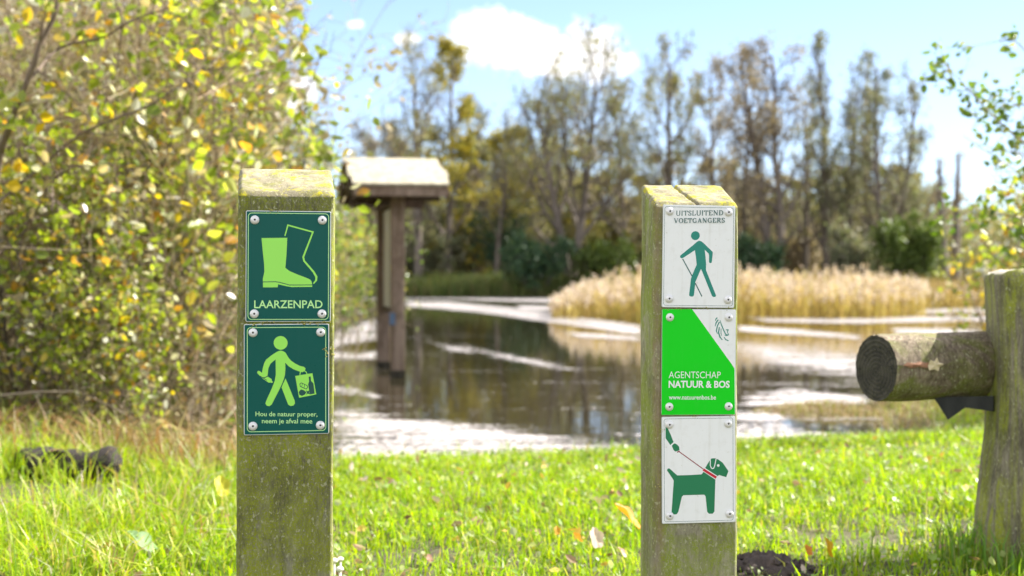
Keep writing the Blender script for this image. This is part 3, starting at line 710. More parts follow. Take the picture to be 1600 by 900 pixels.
# ------------------------------------------------------------------ log barrier on the right
def log_barrier():
    root = empty('log_barrier', (1.28, 3.52, 0))
    tag(root, 'weathered barrier of a thick mossy upright post with a round log rail', 'barrier')
    # upright: rough hewn timber, flaring at the foot
    n = 96; th = np.linspace(0, 2*np.pi, n, endpoint=False); rows = 80; V = []
    prof = [(-.1, 1527), (0, 1527), (.1, 1529), (.2, 1536), (.32, 1546), (.5, 1551), (.6, 1549), (.68, 1547), (.712, 1546)]
    pz = [a for a, b in prof]; pl_ = [(b-CX)/F*3.41+.040 for a, b in prof]
    ztop = .7+(HY-424)/F*3.46
    for k in range(rows):
        z = -.1+(ztop+.1)*k/(rows-1); xl = np.interp(z, pz, pl_); cx = 1.32; hw = cx-xl; hd = .125
        e = 3.4; c, s_ = np.cos(th), np.sin(th)
        rr = (np.abs(c)**e+np.abs(s_)**e)**(-1/e)
        groove = (fbm(c*5+3, s_*5, z*1.1, 3)-.5)*.035+(fbm(c*22, s_*22, z*1.8, 3)-.5)*.022
        notch = 0.012*np.exp(-((th-4.05)/.10)**2)
        top = -.010*np.clip((z-ztop+.02)/.02, 0, 1)**2
        q = rr*(1+groove)-notch/.12
        V.append(np.stack([cx-1.28+q*c*(hw+top), q*s_*(hd+top), np.full(n, z)+((fbm(c*3, s_*3, 9)-.5)*.03 if k == rows-1 else 0)], 1))
    V = np.concatenate(V); i = np.arange(n); q = np.concatenate([np.stack([k*n+i, k*n+(i+1) % n, (k+1)*n+(i+1) % n, (k+1)*n+i], 1) for k in range(rows-1)])
    mi = [0]*len(q); last = V[-n:]; caps = []; b = len(V); ctr = last.mean(0)
    rings = [.93, .8, .55, .25]
    for j, f in enumerate(rings):
        P = ctr+(last-ctr)*f; P[:, 2] = ctr[2]+.004+(fbm(P[:, 0]*30, P[:, 1]*30, 2)-.5)*.02-(.03*np.exp(-(((P[:, 0]-.0)/.03)**2+((P[:, 1]+.085)/.03)**2)))
        V = np.concatenate([V, P]); a0 = b-n if j == 0 else b+(j-1)*n; a1 = b+j*n
        caps.append(np.stack([a0+i, a0+(i+1) % n, a1+(i+1) % n, a1+i], 1))
    V = np.concatenate([V, [ctr]]); tri = np.stack([b+3*n+i, b+3*n+(i+1) % n, np.full(n, len(V)-1)], 1)
    caps = np.concatenate(caps)
    mesh_np('post', V, [np.concatenate([q, caps]), tri], [M['barrier'], M['barrier_top']], root, mi+[1]*(len(caps)+n), smooth=True)
    # log rail, its sawn end facing left
    E = at(1369, 575, 3.45)-Vector((1.28, 3.52, 0)); ax = Vector((math.cos(R(25)), math.sin(R(25)), 0.004)).normalized()
    sd_ = Vector((-ax.y, ax.x, 0)); up = Vector((0, 0, 1)); L = .52; rows = 50; n = 72; th = np.linspace(0, 2*np.pi, n, endpoint=False); V = []
    for k in range(rows):
        t = k/(rows-1)*L
        r = .0805*(1+.05*(fbm(np.cos(th)*1.4, np.sin(th)*1.4, t*5, 3)-.5)+.10*(fbm(np.cos(th)*9, np.sin(th)*9, t*9, 3)-.5)-.02*np.cos(2*th))
        r = r*(1-.02*math.exp(-t/.004))
        off = np.cos(th)*0
        for a in range(n):
            p = E+ax*(t)+sd_*float(r[a]*math.cos(th[a]))+up*float(r[a]*math.sin(th[a])*1.0)
            V.append(tuple(p))
    V = np.array(V); i = np.arange(n); q = np.concatenate([np.stack([k*n+i, (k+1)*n+i, (k+1)*n+(i+1) % n, k*n+(i+1) % n], 1) for k in range(rows-1)])
    mesh_np('rail', V, [q], [M['barrier_log']], root, smooth=True)
    first = V[:n]; ctr = first.mean(0); VV = [first]; fs = []
    for j, f in enumerate((.96, .7, .4)):
        P = ctr+(first-ctr)*f; bulge = (fbm(P[:, 2]*60, P[:, 0]*60, 3)-.5)*.006-.003*(1-f); P = P-np.array(ax)[None]*bulge[:, None]*1.0
        VV.append(P); fs.append(np.stack([j*n+i, j*n+(i+1) % n, (j+1)*n+(i+1) % n, (j+1)*n+i], 1))
    VV = np.concatenate(VV+[[ctr]]); tri = np.stack([3*n+i, 3*n+(i+1) % n, np.full(n, len(VV)-1)], 1)
    o = mesh_np('sawn_end', VV, [np.concatenate(fs), tri], [sawn_mat(tuple(ctr))], root, smooth=True); o['label'] = 'almost black sawn end of the log rail'
    # steel plate under the rail
    bm = bmesh.new(); P = [(1458, 621), (1552, 619), (1552, 643), (1508, 637), (1481, 656), (1466, 632)]
    a = [bm.verts.new(at(x, y, 3.49)-Vector((1.28, 3.52, 0))) for x, y in P]; b_ = [bm.verts.new(Vector(v.co)+Vector((.006, .012, 0))) for v in a]
    bm.faces.new(a); bm.faces.new(b_[::-1])
    for k in range(len(P)): bm.faces.new([a[k], a[(k+1) % len(P)], b_[(k+1) % len(P)], b_[k]])
    bm_obj('bracket', bm, M['steel'], root)
    # strip of torn bark on the log
    def onlog(px_, py_, lift):
        d = Vector(((px_-CX)/F, 1, -(py_-HY)/F)); o_ = Vector((0, 0, CAMZ)); c0 = E+Vector((1.28, 3.52, 0)); lo, hi = 3.2, 3.62
        for _ in range(200):
            m_ = lo+(hi-lo)*_/199; p = o_+d*m_; v = p-c0; rad = (v-ax*v.dot(ax)).length
            if rad < .081+lift: return p
        return p
    pts = [(1411, 571), (1418, 566), (1428, 567.5), (1436, 565), (1446, 567), (1452, 566), (1455, 572), (1448, 575), (1436, 573), (1424, 575)]
    V = [onlog(x, y, .004)-Vector((1.28, 3.52, 0)) for x, y in pts]; c = sum(V, Vector())/len(V)-Vector((0, .003, 0)); V.append(c)
    o = mesh_np('bare_wood', [tuple(v) for v in V], [[(k, (k+1) % len(pts), len(pts)) for k in range(len(pts))]], [M['torn']], root); o['label'] = 'reddish strip where the bark is torn off'
    # leaf on the log
    pts = [(1450, 571), (1454, 562), (1460, 565), (1464, 558), (1467, 566), (1475, 569), (1468, 573), (1467, 580), (1460, 577), (1452, 579)]
    V = [onlog(x, y, .006+(.004 if k % 2 else .0)) for k, (x, y) in enumerate(pts)]; c = sum(V, Vector())/len(V)-Vector((0, .002, 0)); V.append(c)
    o = mesh_np('fallen_leaf', [tuple(v) for v in V], [[(k, (k+1) % len(pts), len(pts)) for k in range(len(pts))]], [plain('tan_leaf', (.55, .45, .27), .6)], None)
    tag(o, 'pale tan lobed leaf stuck to the side of the log rail', 'leaf')
M['barrier_log'] = wood_mat('barrier_log_wood', (.07, .048, .033), (.34, .27, .195), moss=(.15, .17, .03), moss_amt=.7, lichen=.35, ms=(8, 12, 14), bump=1.0)
def sawn_mat(c):
    m, nt, b, o = new_mat('sawn_end_grain'); tc = nd(nt, 'ShaderNodeTexCoord')
    mp = nd(nt, 'ShaderNodeVectorMath', operation='SUBTRACT'); ln(nt, tc.outputs['Object'], mp.inputs[0]); mp.inputs[1].default_value = (c[0], c[1], c[2]-.012)
    v = mp.outputs[0]; le = nd(nt, 'ShaderNodeVectorMath', operation='LENGTH'); ln(nt, v, le.inputs[0])
    n = noise(nt, v, 18, 4, .6); r = mth(nt, 'ADD', mth(nt, 'MULTIPLY', le.outputs['Value'], 620), mth(nt, 'MULTIPLY', n, 9)); rg = mth(nt, 'MULTIPLY', mth(nt, 'ADD', mth(nt, 'SINE', r), 1), .5)
    sx = nd(nt, 'ShaderNodeSeparateXYZ'); ln(nt, v, sx.inputs[0]); an = mth(nt, 'ARCTAN2', sx.outputs[2], mth(nt, 'MULTIPLY', sx.outputs[1], -1.1))
    cv = nd(nt, 'ShaderNodeCombineXYZ'); ln(nt, mth(nt, 'MULTIPLY', an, 2.2), cv.inputs[0]); ln(nt, mth(nt, 'MULTIPLY', le.outputs['Value'], 4), cv.inputs[1]); ck = noise(nt, cv.outputs[0], 2.2, 3, .6)
    big = noise(nt, v, 30, 5, .7)
    col = mixc(nt, ramp(nt, big, ((.35, 0.0), (.7, 1.0))), (.012, .010, .008), (.060, .052, .038)); col = mixc(nt, mth(nt, 'MULTIPLY', rg, .35), col, (.09, .075, .055))
    crk = ramp(nt, mth(nt, 'ABSOLUTE', mth(nt, 'SUBTRACT', ck, .5)), ((.0, 1.0), (.018, 0.0))); col = mixc(nt, crk, col, (.003, .003, .002))
    ln(nt, col, b.inputs['Base Color']); b.inputs['Roughness'].default_value = .85; bp = nd(nt, 'ShaderNodeBump'); bp.inputs['Strength'].default_value = .8; bp.inputs['Distance'].default_value = .003
    ln(nt, mth(nt, 'SUBTRACT', mth(nt, 'ADD', mth(nt, 'MULTIPLY', rg, .4), big), crk), bp.inputs['Height']); ln(nt, bp.outputs[0], b.inputs['Normal']); return m
log_barrier()

# ------------------------------------------------------------------ information shelter standing in the pond
def shelter():
    yaw = R(10.4); cx, cy = -1.30, 15.15
    root = empty('information_shelter', (cx, cy, WZ), yaw)
    tag(root, 'brown timber notice shelter with small pale pitched roof standing in the pond', 'shelter')
    Z = lambda z: z-WZ
    for s in (-1, 1):
        bm = bmesh.new(); add_box(bm, (0, s*.79, Z(.47)), (.135, .135, 2.14), bevel=.006); bm_obj('post', bm, M['kiosk'], root)
        bm = bmesh.new(); add_box(bm, (0, s*.79, Z(WZ+.03)), (.143, .143, .10)); o = bm_obj('waterline_stain', bm, M['end_grain'], root)
    bm = bmesh.new(); add_box(bm, (.02, 0, Z(.92)), (.05, 1.42, 1.06), bevel=.003); bm_obj('notice_panel', bm, M['kiosk_panel'], root)
    for z in (.375, 1.47):
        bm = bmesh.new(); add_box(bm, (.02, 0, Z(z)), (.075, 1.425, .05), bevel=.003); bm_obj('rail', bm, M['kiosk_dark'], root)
    bm = bmesh.new(); add_box(bm, (-.06, -.868, Z(.30)), (.055, .012, .12)); bm_obj('marker', bm, M['blue'], root)
    # roof: ridge across, planks run along the ridge
    hw = .49; ez, rz_ = 1.62, 1.955
    for s in (-1, 1):
        for k in range(5):
            t0, t1 = k/5-.012, (k+1)/5+.012
            def pt(t, lift): # t from eave to ridge, gently rounded
                return (s*(1.17-1.17*t), ez+(rz_-ez)*(t**.85)+lift)
            y0, z0 = pt(max(t0, 0), .0+.004*(k % 2)); y1, z1 = pt(min(t1, 1), .012+.004*(k % 2))
            bm = bmesh.new(); cl = hw+.015*math.sin(k*2.1+s)
            dy, dz = y1-y0, z1-z0; l = math.hypot(dy, dz); nrm = (-dz/l*s*-1, abs(dy)/l)
            th_ = .022; vs = []
            for x in (-cl, cl):
                for (yy, zz) in ((y0, z0), (y1, z1)):
                    for d in (0, th_): vs.append(bm.verts.new((x, yy, Z(zz)+d)))
            f = [(0, 1, 3, 2), (4, 6, 7, 5), (0, 2, 6, 4), (1, 5, 7, 3), (0, 4, 5, 1), (2, 3, 7, 6)]
            for q in f: bm.faces.new([vs[a] for a in q])
            bm_obj('roof_plank', bm, M['kiosk_roof'], root)
        bm = bmesh.new(); add_box(bm, (0, s*1.13, Z(1.575)), (.93, .035, .115), bevel=.004); bm_obj('fascia_board', bm, M['kiosk'], root)
        for e in (-1, 1):
            bm = bmesh.new(); A = [(e*.465, s*1.11, 1.50), (e*.465, s*1.11, 1.60), (e*.465, 0, 1.93), (e*.465, 0, 1.80)]
            a = [bm.verts.new((x-.015, y, Z(z))) for x, y, z in A]; b = [bm.verts.new((x+.015, y, Z(z))) for x, y, z in A]
            bm.faces.new(a); bm.faces.new(b[::-1])
            for k in range(4): bm.faces.new([a[k], a[(k+1) % 4], b[(k+1) % 4], b[k]])
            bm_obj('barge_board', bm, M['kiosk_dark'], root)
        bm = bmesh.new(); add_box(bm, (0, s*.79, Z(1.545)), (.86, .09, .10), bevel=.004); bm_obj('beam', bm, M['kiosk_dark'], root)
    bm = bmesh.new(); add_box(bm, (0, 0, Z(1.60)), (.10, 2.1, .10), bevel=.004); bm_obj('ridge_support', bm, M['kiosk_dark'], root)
shelter()

# ------------------------------------------------------------------ plants: growth, tubes, leaves
def grow(rng, H, r, lv, d0=(0, 0, 1), start=(0, 0, 0), nseg=7, wob=.06, up=.04, out=None, tip=.25):
    """lv: list of (children, length ratio, angle, tmin, segments, wobble, up)"""
    out = [] if out is None else out
    def poly(p, d, L, r0, r1, n, wb, u):
        P = [np.array(p, float)]; d = np.array(d, float); d /= np.linalg.norm(d)
        for _ in range(n):
            d = d+rng.normal(0, wb, 3)+np.array([0, 0, u]); d /= np.linalg.norm(d); P.append(P[-1]+d*L/n)
        return np.array(P), np.linspace(r0, r1, n+1)
    def rec(p, d, L, r0, k):
        n, wb, u = (nseg, wob, up) if k == 0 else lv[k-1][4:7]
        P, rr = poly(p, d, L, r0, r0*tip, n, wb, u); out.append((P, rr, k))
        if k < len(lv):
            cn, lr, ang, tmin = lv[k][:4]; az = rng.uniform(0, 6.28)
            for j in range(cn):
                t = tmin+(1-tmin)*(j+rng.uniform(0, 1))/cn; f = t*(len(P)-1); i = min(int(f), len(P)-2); q = P[i]+(P[i+1]-P[i])*(f-i)
                tg = P[i+1]-P[i]; tg /= np.linalg.norm(tg); az += 2.4+rng.normal(0, .4)
                a = np.cross(tg, [math.cos(az), math.sin(az), .3]); a /= np.linalg.norm(a)+1e-9
                an = R(ang)*rng.uniform(.75, 1.25); dd = tg*math.cos(an)+a*math.sin(an)
                rec(q, dd, L*lr*(1.25-.75*t)*rng.uniform(.75, 1.2), max((rr[i])*.55, r*.03), k+1)
    rec(np.array(start, float), d0, H, r, 0)
    return out
def tubes(polys, sides=4, rmin=.002, lv_sides=None):
    V, Q = [], []; b = 0
    for P, rr, k in polys:
        s = lv_sides[k] if lv_sides else sides
        d = np.gradient(P, axis=0); d /= np.linalg.norm(d, axis=1)[:, None]+1e-9
        ref = np.array([0.0, 1, 0]) if abs(d[0][1]) < .8 else np.array([1.0, 0, 0])
        u = np.cross(d, ref); u /= np.linalg.norm(u, axis=1)[:, None]+1e-9; v = np.cross(d, u)
        th = np.arange(s)*2*np.pi/s; rr = np.maximum(rr, rmin)
        ringv = P[:, None]+rr[:, None, None]*(np.cos(th)[None, :, None]*u[:, None]+np.sin(th)[None, :, None]*v[:, None])
        V.append(ringv.reshape(-1, 3)); n = len(P); i = np.arange(s)
        for a in range(n-1): Q.append(np.stack([b+a*s+i, b+a*s+(i+1) % s, b+(a+1)*s+(i+1) % s, b+(a+1)*s+i], 1))
        b += n*s
    return np.concatenate(V), np.concatenate(Q)
def leaf_points(rng, polys, lev, per, spread, tmin=.2):
    P = []
    for p, rr, k in polys:
        if k < lev: continue
        n = rng.poisson(per)
        if n == 0: continue
        t = rng.uniform(tmin, 1, n)*(len(p)-1); i = np.minimum(t.astype(int), len(p)-2); f = (t-i)[:, None]
        P.append(p[i]*(1-f)+p[i+1]*f+rng.normal(0, spread, (n, 3)))
    return np.concatenate(P) if P else np.zeros((0, 3))
def leaf_quads(rng, P, size, ratio=.6, droop=.0, fold=True, sj=.35):
    n = len(P); a = rng.normal(0, 1, (n, 3)); a[:, 2] = a[:, 2]*.7-droop; a /= np.linalg.norm(a, axis=1)[:, None]
    t = rng.normal(0, 1, (n, 3)); b = np.cross(a, t); b /= np.linalg.norm(b, axis=1)[:, None]+1e-9; c = np.cross(a, b)
    s = (size*rng.uniform(1-sj, 1+sj, n))[:, None]; w_ = s*ratio*.5
    # six-point leaf: stalk end, two shoulders, tip, folded along the midrib
    V = np.stack([P, P+a*s*.35+b*w_+c*w_*.25, P+a*s*.72+b*w_*.75+c*w_*.2, P+a*s, P+a*s*.72-b*w_*.75+c*w_*.2, P+a*s*.35-b*w_+c*w_*.25], 1).reshape(-1, 3)
    k = np.arange(n)*6
    return V, np.concatenate([np.stack([k, k+1, k+2, k+3], 1), np.stack([k, k+3, k+4, k+5], 1)])
def flat_quads(rng, P, size, ratio=.7, sj=.4):
    n = len(P); a = rng.normal(0, 1, (n, 3)); a /= np.linalg.norm(a, axis=1)[:, None]; t = rng.normal(0, 1, (n, 3)); b = np.cross(a, t); b /= np.linalg.norm(b, axis=1)[:, None]+1e-9
    s = (size*rng.uniform(1-sj, 1+sj, n))[:, None]
    V = np.stack([P-a*s*.5, P+b*s*ratio*.5, P+a*s*.5, P-b*s*ratio*.5], 1).reshape(-1, 3); k = np.arange(n)*4
    return V, np.stack([k, k+1, k+2, k+3], 1)
def blades(rng, X, Y, Z, h, wd, lean=.35, head=None):
    """grass blades, five points each"""
    n = len(X); az = rng.uniform(0, 6.283, n); d = np.stack([np.cos(az), np.sin(az), np.zeros(n)], 1); s = np.stack([-np.sin(az), np.cos(az), np.zeros(n)], 1)
    tw = rng.uniform(-.8, .8, n)[:, None]; s = s*np.cos(tw)+d*np.sin(tw)
    l = (lean*rng.uniform(.2, 1.6, n))[:, None]; B = np.stack([X, Y, Z-.01], 1); h = np.asarray(h)[:, None]; wd = np.asarray(wd)[:, None]; up = np.array([[0, 0, 1.0]])
    m = B+up*h*.58+d*h*l*.28; t = B+up*h*(1-.25*np.minimum(l, 1.5))+d*h*l
    V = np.stack([B-s*wd*.5, B+s*wd*.5, m+s*wd*.42, m-s*wd*.42, t], 1).reshape(-1, 3); k = np.arange(n)*5
    return V, [np.stack([k, k+1, k+2, k+3], 1), np.stack([k+3, k+2, k+4], 1)]

# ---- leaf palettes
L_thicket = leaf_mat('thicket_leaves', ((0, (.38, .47, .03)), (.24, (.24, .32, .03)), (.40, (.46, .48, .06)), (.50, (.62, .48, .02)), (.57, (.55, .29, .03)),
                                         (.60, (.58, .57, .44)), (.69, (.44, .36, .20)), (.82, (.18, .24, .03)), (.9, (.28, .34, .03))), .34, .6, .8, (1, 1, .7))
L_yellow = leaf_mat('yellow_leaves', ((0, (.54, .42, .03)), (.26, (.34, .38, .04)), (.5, (.58, .36, .04)), (.6, (.22, .26, .05)), (.78, (.46, .42, .30))), .4, .45, .5, (1, 1, .8))
L_tangle = leaf_mat('tangle_leaves', ((0, (.32, .285, .15)), (.3, (.40, .34, .23)), (.55, (.26, .28, .10)), (.72, (.44, .37, .20)), (.84, (.46, .43, .34)), (.95, (.50, .38, .06))), .5, .45, .4, (1, 1, .85))
L_green = leaf_mat('fresh_leaves', ((0, (.13, .22, .02)), (.4, (.22, .30, .03)), (.7, (.08, .14, .02)), (.88, (.42, .40, .04))), .4, .5, .5)
L_olive = leaf_mat('far_olive_leaves', ((0, (.25, .24, .10)), (.35, (.31, .26, .145)), (.55, (.20, .225, .08)), (.8, (.34, .31, .15))), .6, .35, .2)
L_brown = leaf_mat('far_brown_leaves', ((0, (.32, .26, .185)), (.4, (.25, .205, .14)), (.75, (.38, .31, .23))), .6, .35, .2)
L_gold = leaf_mat('far_gold_leaves', ((0, (.34, .30, .05)), (.4, (.40, .32, .05)), (.75, (.25, .25, .06))), .6, .4, .2)
L_grey = leaf_mat('far_grey_leaves', ((0, (.25, .25, .155)), (.4, (.19, .22, .12)), (.75, (.31, .285, .20))), .6, .35, .2)
L_dark = leaf_mat('far_dark_leaves', ((0, (.04, .085, .04)), (.5, (.06, .115, .05)), (.8, (.085, .14, .05))), .5, .25, .3)
L_bush = leaf_mat('far_bush_leaves', ((0, (.11, .16, .03)), (.5, (.15, .20, .04)), (.8, (.08, .12, .025))), .5, .35, .3)

# ------------------------------------------------------------------ wood across the pond
TREE_LV = [(13, .42, 48, .22, 5, .14, .05), (7, .5, 42, .25, 4, .18, .03), (6, .5, 45, .2, 3, .2, .0)]
def far_tree_meshes(seed, H, rad, halfw, lv, leafmat, nleaf, lsize, fork=0, lift=.0, up=.03, wob=.06, spread=.22):
    rng = np.random.default_rng(seed); polys = []
    if fork:
        for s in range(fork):
            a = R(9+6*rng.random())*(1 if s % 2 else -1)*(1 if s < 2 else .3); grow(rng, H*(.95+.1*rng.random()), rad*.8, lv, d0=(math.sin(a), rng.normal(0, .1), math.cos(a)), out=polys, wob=wob, up=.07)
    else: grow(rng, H, rad, lv, out=polys, wob=wob, up=up)
    tips = np.concatenate([p for p, r, k in polys if k >= 2]); hw = np.percentile(np.abs(tips[:, 0]), 96); zt = max(p[:, 2].max() for p, r, k in polys)
    sx, sz = halfw/hw, H/zt; sc = np.array([sx, (sx+1)/2 if sx < 1 else sx*.9, sz])
    polys = [(p*sc, r, k) for p, r, k in polys]
    mx = len(lv)
    P = leaf_points(rng, polys, mx, 1.2*nleaf/max(1, sum(1 for p in polys if p[2] >= mx)), spread)
    P = P[P[:, 2] > H*lift]
    # leaves hold on in clumps, with bare stretches between them
    keep = fbm(P[:, 0]*.55+seed, P[:, 1]*.55, P[:, 2]*.55, 2) > rng.uniform(.36, .56, len(P)); P = P[keep]
    tv, tq = tubes(polys, rmin=.014, lv_sides=[7, 5, 3, 3, 3]); lv_, lq = flat_quads(rng, P, lsize)
    return (tv, tq), (lv_, lq)
def far_tree(name, label, cat, px, Y, top, halfw_px, leafmat, seed, rad=.2, nleaf=5000, lsize=.165, lv=TREE_LV, group=None, bark=None, base=None, **kw):
    z0 = -.05; H = CAMZ+(HY-top)/F*Y-z0
    t, l = far_tree_meshes(seed, H, rad, halfw_px/F*Y, lv, leafmat, nleaf, lsize, **kw)
    root = empty(name, ((px-CX)/F*Y, Y, z0)); tag(root, label, cat, group)
    mesh_np('trunk', t[0], [t[1]], bark or M['bark_far'], root, smooth=True)
    if len(l[0]): mesh_np('crown', l[0], [l[1]], leafmat, root)
    return root
G_ = 'tall trees of the wood across the pond'
WIDE = [(14, .6, 55, .2, 5, .16, .05), (8, .5, 45, .2, 4, .18, .03), (6, .5, 45, .2, 3, .2, .0)]
SLIM = [(20, .22, 50, .15, 4, .14, .08), (6, .5, 42, .25, 3, .18, .05), (5, .5, 45, .2, 3, .2, .0)]
POPLAR = [(26, .20, 26, .10, 4, .10, .10), (7, .5, 32, .2, 3, .14, .08), (5, .5, 40, .2, 3, .2, .0)]
far_tree('tree', 'tall tree behind the shelter roof with bare twigs on its left side', 'tree', 654, 82, 30, 54, L_olive, 11, .26, 4200, group=G_)
far_tree('tree', 'golden olive leafy tree just right of the shelter, tallest there', 'tree', 700, 84, 58, 46, L_gold, 12, .22, 9000, lsize=.22, group=G_, lift=.35, lv=SLIM)
far_tree('tree', 'low yellow green tree between the shelter and the great spreading tree', 'tree', 775, 83, 172, 52, L_gold, 13, .18, 7500, group=G_)
far_tree('tree', 'great spreading tree with a forked dark trunk left of the three-sign post', 'tree', 893, 80, 38, 98, L_olive, 14, .36, 10500, group=G_, fork=2, spread=.3, lv=WIDE)
far_tree('tree', 'tall tree with straight dark stem rising behind the three-sign post', 'tree', 1058, 80, 42, 66, L_olive, 15, .26, 6500, group=G_)
far_tree('tree', 'brown twiggy tree with a V-shaped trunk right of the three-sign post', 'tree', 1212, 79, 58, 74, L_brown, 36, .34, 8000, group=G_, fork=2, lv=SLIM, spread=.3)
far_tree('tree', 'slim pointed tree whose bare top stands above its neighbours', 'tree', 1288, 82, 60, 26, L_grey, 17, .2, 3600, group=G_, lv=POPLAR)
far_tree('tree', 'slim grey tree between the pointed tree and the broad right one', 'tree', 1334, 83, 98, 30, L_grey, 18, .2, 3600, group=G_, lv=POPLAR)
far_tree('tree', 'broad grey green tree at the right end of the tall wood', 'tree', 1392, 80, 76, 56, L_grey, 19, .28, 7000, group=G_, lv=SLIM, fork=2)
far_tree('tree', 'small brown tree just left of the shelter roof', 'tree', 592, 84, 186, 48, L_brown, 20, .18, 4500, group=G_)
far_tree('tree', 'rounded grey tree between the low yellow one and the great spreading tree', 'tree', 838, 90, 150, 50, L_grey, 21, .2, 5200, group=G_)
far_tree('tree', 'thin tree filling the gap right behind the three-sign post', 'tree', 1128, 88, 92, 40, L_brown, 22, .2, 4200, group=G_, lv=SLIM)
far_tree('tree', 'thin twiggy tree close left of the three-sign post', 'tree', 975, 89, 130, 46, L_olive, 29, .2, 4600, group=G_, lv=SLIM)
SNAG = [(10, .07, 50, .3, 3, .2, .05), (4, .4, 45, .3, 3, .2, .0)]
far_tree('tree', 'thin bare tree just left of the round yellowish low tree', 'tree', 738, 86, 140, 26, L_grey, 30, .17, 1800, group=G_, lv=SLIM)
far_tree('tree', 'half bare twiggy tree between the three-sign post and the V-shaped tree', 'tree', 1160, 84, 100, 34, L_brown, 33, .2, 2400, group=G_, lv=SLIM)
far_tree('tree', 'thin dark stemmed tree right of the V-shaped tree', 'tree', 1258, 85, 120, 30, L_olive, 34, .2, 2200, group=G_, lv=SLIM)
far_tree('tree', 'narrow tree with few leaves on the left edge of the broad right one', 'tree', 1365, 84, 130, 26, L_olive, 35, .2, 1800, group=G_, lv=POPLAR)
far_tree('dead_tree', 'left one of two bare snag trunks right of the tall wood', 'dead tree', 1474, 78, 248, 8, L_brown, 23, .33, 160, lv=SNAG, group='bare snags at the wood edge', wob=.03)
far_tree('dead_tree', 'right one of two bare snag trunks right of the tall wood', 'dead tree', 1491, 79, 240, 8, L_brown, 24, .33, 160, lv=SNAG, group='bare snags at the wood edge', wob=.03)
# a second row of lower trees, copies of four kinds
def second_row():
    rng = np.random.default_rng(77); protos = []
    for k, (lm, lv, nl) in enumerate(((L_olive, TREE_LV, 5200), (L_brown, SLIM, 4800), (L_grey, TREE_LV, 5200), (L_gold, SLIM, 5200))):
        t, l = far_tree_meshes(40+k, 11.5, .17, 3.0, lv, lm, nl*1.1, .26)
        root = empty('background_tree', (0, 0, -.05)); mesh_np('trunk', t[0], [t[1]], M['bark_far'], root, smooth=True); mesh_np('crown', l[0], [l[1]], lm, root); protos.append(root)
    used = set()
    for i in range(52):
        px = 565+i*17.5+rng.uniform(-12, 12); Y = rng.uniform(90, 112); k = [0, 1, 2, 3, 0, 2, 2][i % 7]
        if px > 1150 and k == 3: k = 1
        o = protos[k] if k not in used else copy_tree(protos[k]); used.add(k)
        o.location = ((px-CX)/F*Y, Y, -.05); s = rng.uniform(.52, .98)*(1 if px < 1000 else .85)
        if px < 650: s *= .8
        o.scale = (s*rng.uniform(.9, 1.2), s, s); o.rotation_euler = (0, 0, rng.uniform(0, 6.28))
        tag(o, ('olive', 'brown', 'grey green', 'golden')[k]+' lower tree in the dim second row of the wood behind the pond', 'tree', 'lower trees in the second row of the wood')
second_row()
# understorey
def bush_meshes(seed, w_, h_, n, ls):
    rng = np.random.default_rng(seed); pol = []
    for i in range(9):
        a = rng.uniform(0, 6.28); grow(rng, h_*rng.uniform(.7, 1), .05, [(7, .45, 40, .2, 3, .15, .04), (4, .5, 45, .2, 3, .2, 0)], d0=(math.cos(a)*.45, math.sin(a)*.45, 1), start=(math.cos(a)*.15*w_, math.sin(a)*.15*w_, 0), out=pol, nseg=4, wob=.1)
    tips = np.concatenate([p for p, r, k in pol]); sx = w_*.5/np.percentile(np.abs(tips[:, 0]), 97); sz = h_/tips[:, 2].max()
    pol = [(p*np.array([sx, sx, sz]), r, k) for p, r, k in pol]
    P = leaf_points(rng, pol, 1, n/len(pol), .16); P = P[P[:, 2] > .05]
    return tubes(pol, rmin=.01, lv_sides=[4, 3, 3]), flat_quads(rng, P, ls)
def far_bush(label, px, Y, top, wpx, mat, seed, n=3500, ls=.17, group='bushes under the wood', z0=-.08):
    h = CAMZ+(HY-top)/F*Y-z0; t, l = bush_meshes(seed, wpx/F*Y, h, n, ls)
    root = empty('bush', ((px-CX)/F*Y, Y, z0)); tag(root, label, 'bush', group)
    mesh_np('stems', t[0], [t[1]], M['bark_far'], root); mesh_np('foliage', l[0], [l[1]], mat, root); return root
far_bush('round fresh green bush in front of the two bare snags', 1424, 74, 332, 92, L_bush, 51, 6500, .2)
far_bush('dark evergreen bush below the great spreading tree', 838, 77, 362, 96, L_dark, 52, 5500, .2)
far_bush('dark green bush behind the reeds just right of the three-sign post', 1180, 76, 366, 70, L_dark, 53, 4500, .2)
far_bush('grey green bush between the V-shaped tree and the round green bush', 1345, 76, 352, 84, L_grey, 54, 4500, .2)
far_bush('dim green shrub left of the dark evergreen bush', 790, 84, 300, 90, L_dark, 55, 3200, .2)
far_bush('mid green bush behind the left end of the reeds', 945, 78, 372, 90, L_bush, 56, 4200, .2)
def understorey():
    rng = np.random.default_rng(9); protos = []
    for k, lm in enumerate((L_olive, L_brown, L_grey, L_gold)):
        t, l = bush_meshes(60+k, 4.2, 4.6, 3600, .2); root = empty('bush', (0, 0, 0)); mesh_np('stems', t[0], [t[1]], M['bark_far'], root); mesh_np('foliage', l[0], [l[1]], lm, root); protos.append(root)
    used = set()
    for i in range(44):
        px = 540+i*21+rng.uniform(-12, 12); Y = rng.uniform(84, 104); k = [0, 1, 3, 2][i % 4]
        if px > 1120 and k == 3: k = 1
        o = protos[k] if k not in used else copy_tree(protos[k]); used.add(k)
        s = rng.uniform(.7, 1.15); o.location = ((px-CX)/F*Y, Y, -.1); o.scale = (s*1.1, s, s*rng.uniform(.8, 1.2)); o.rotation_euler = (0, 0, rng.uniform(0, 6.28))
        tag(o, ('olive', 'brown', 'grey green', 'golden')[k]+' dim bush of the undergrowth among the trunks across the pond', 'bush', 'undergrowth bushes among the far trunks')
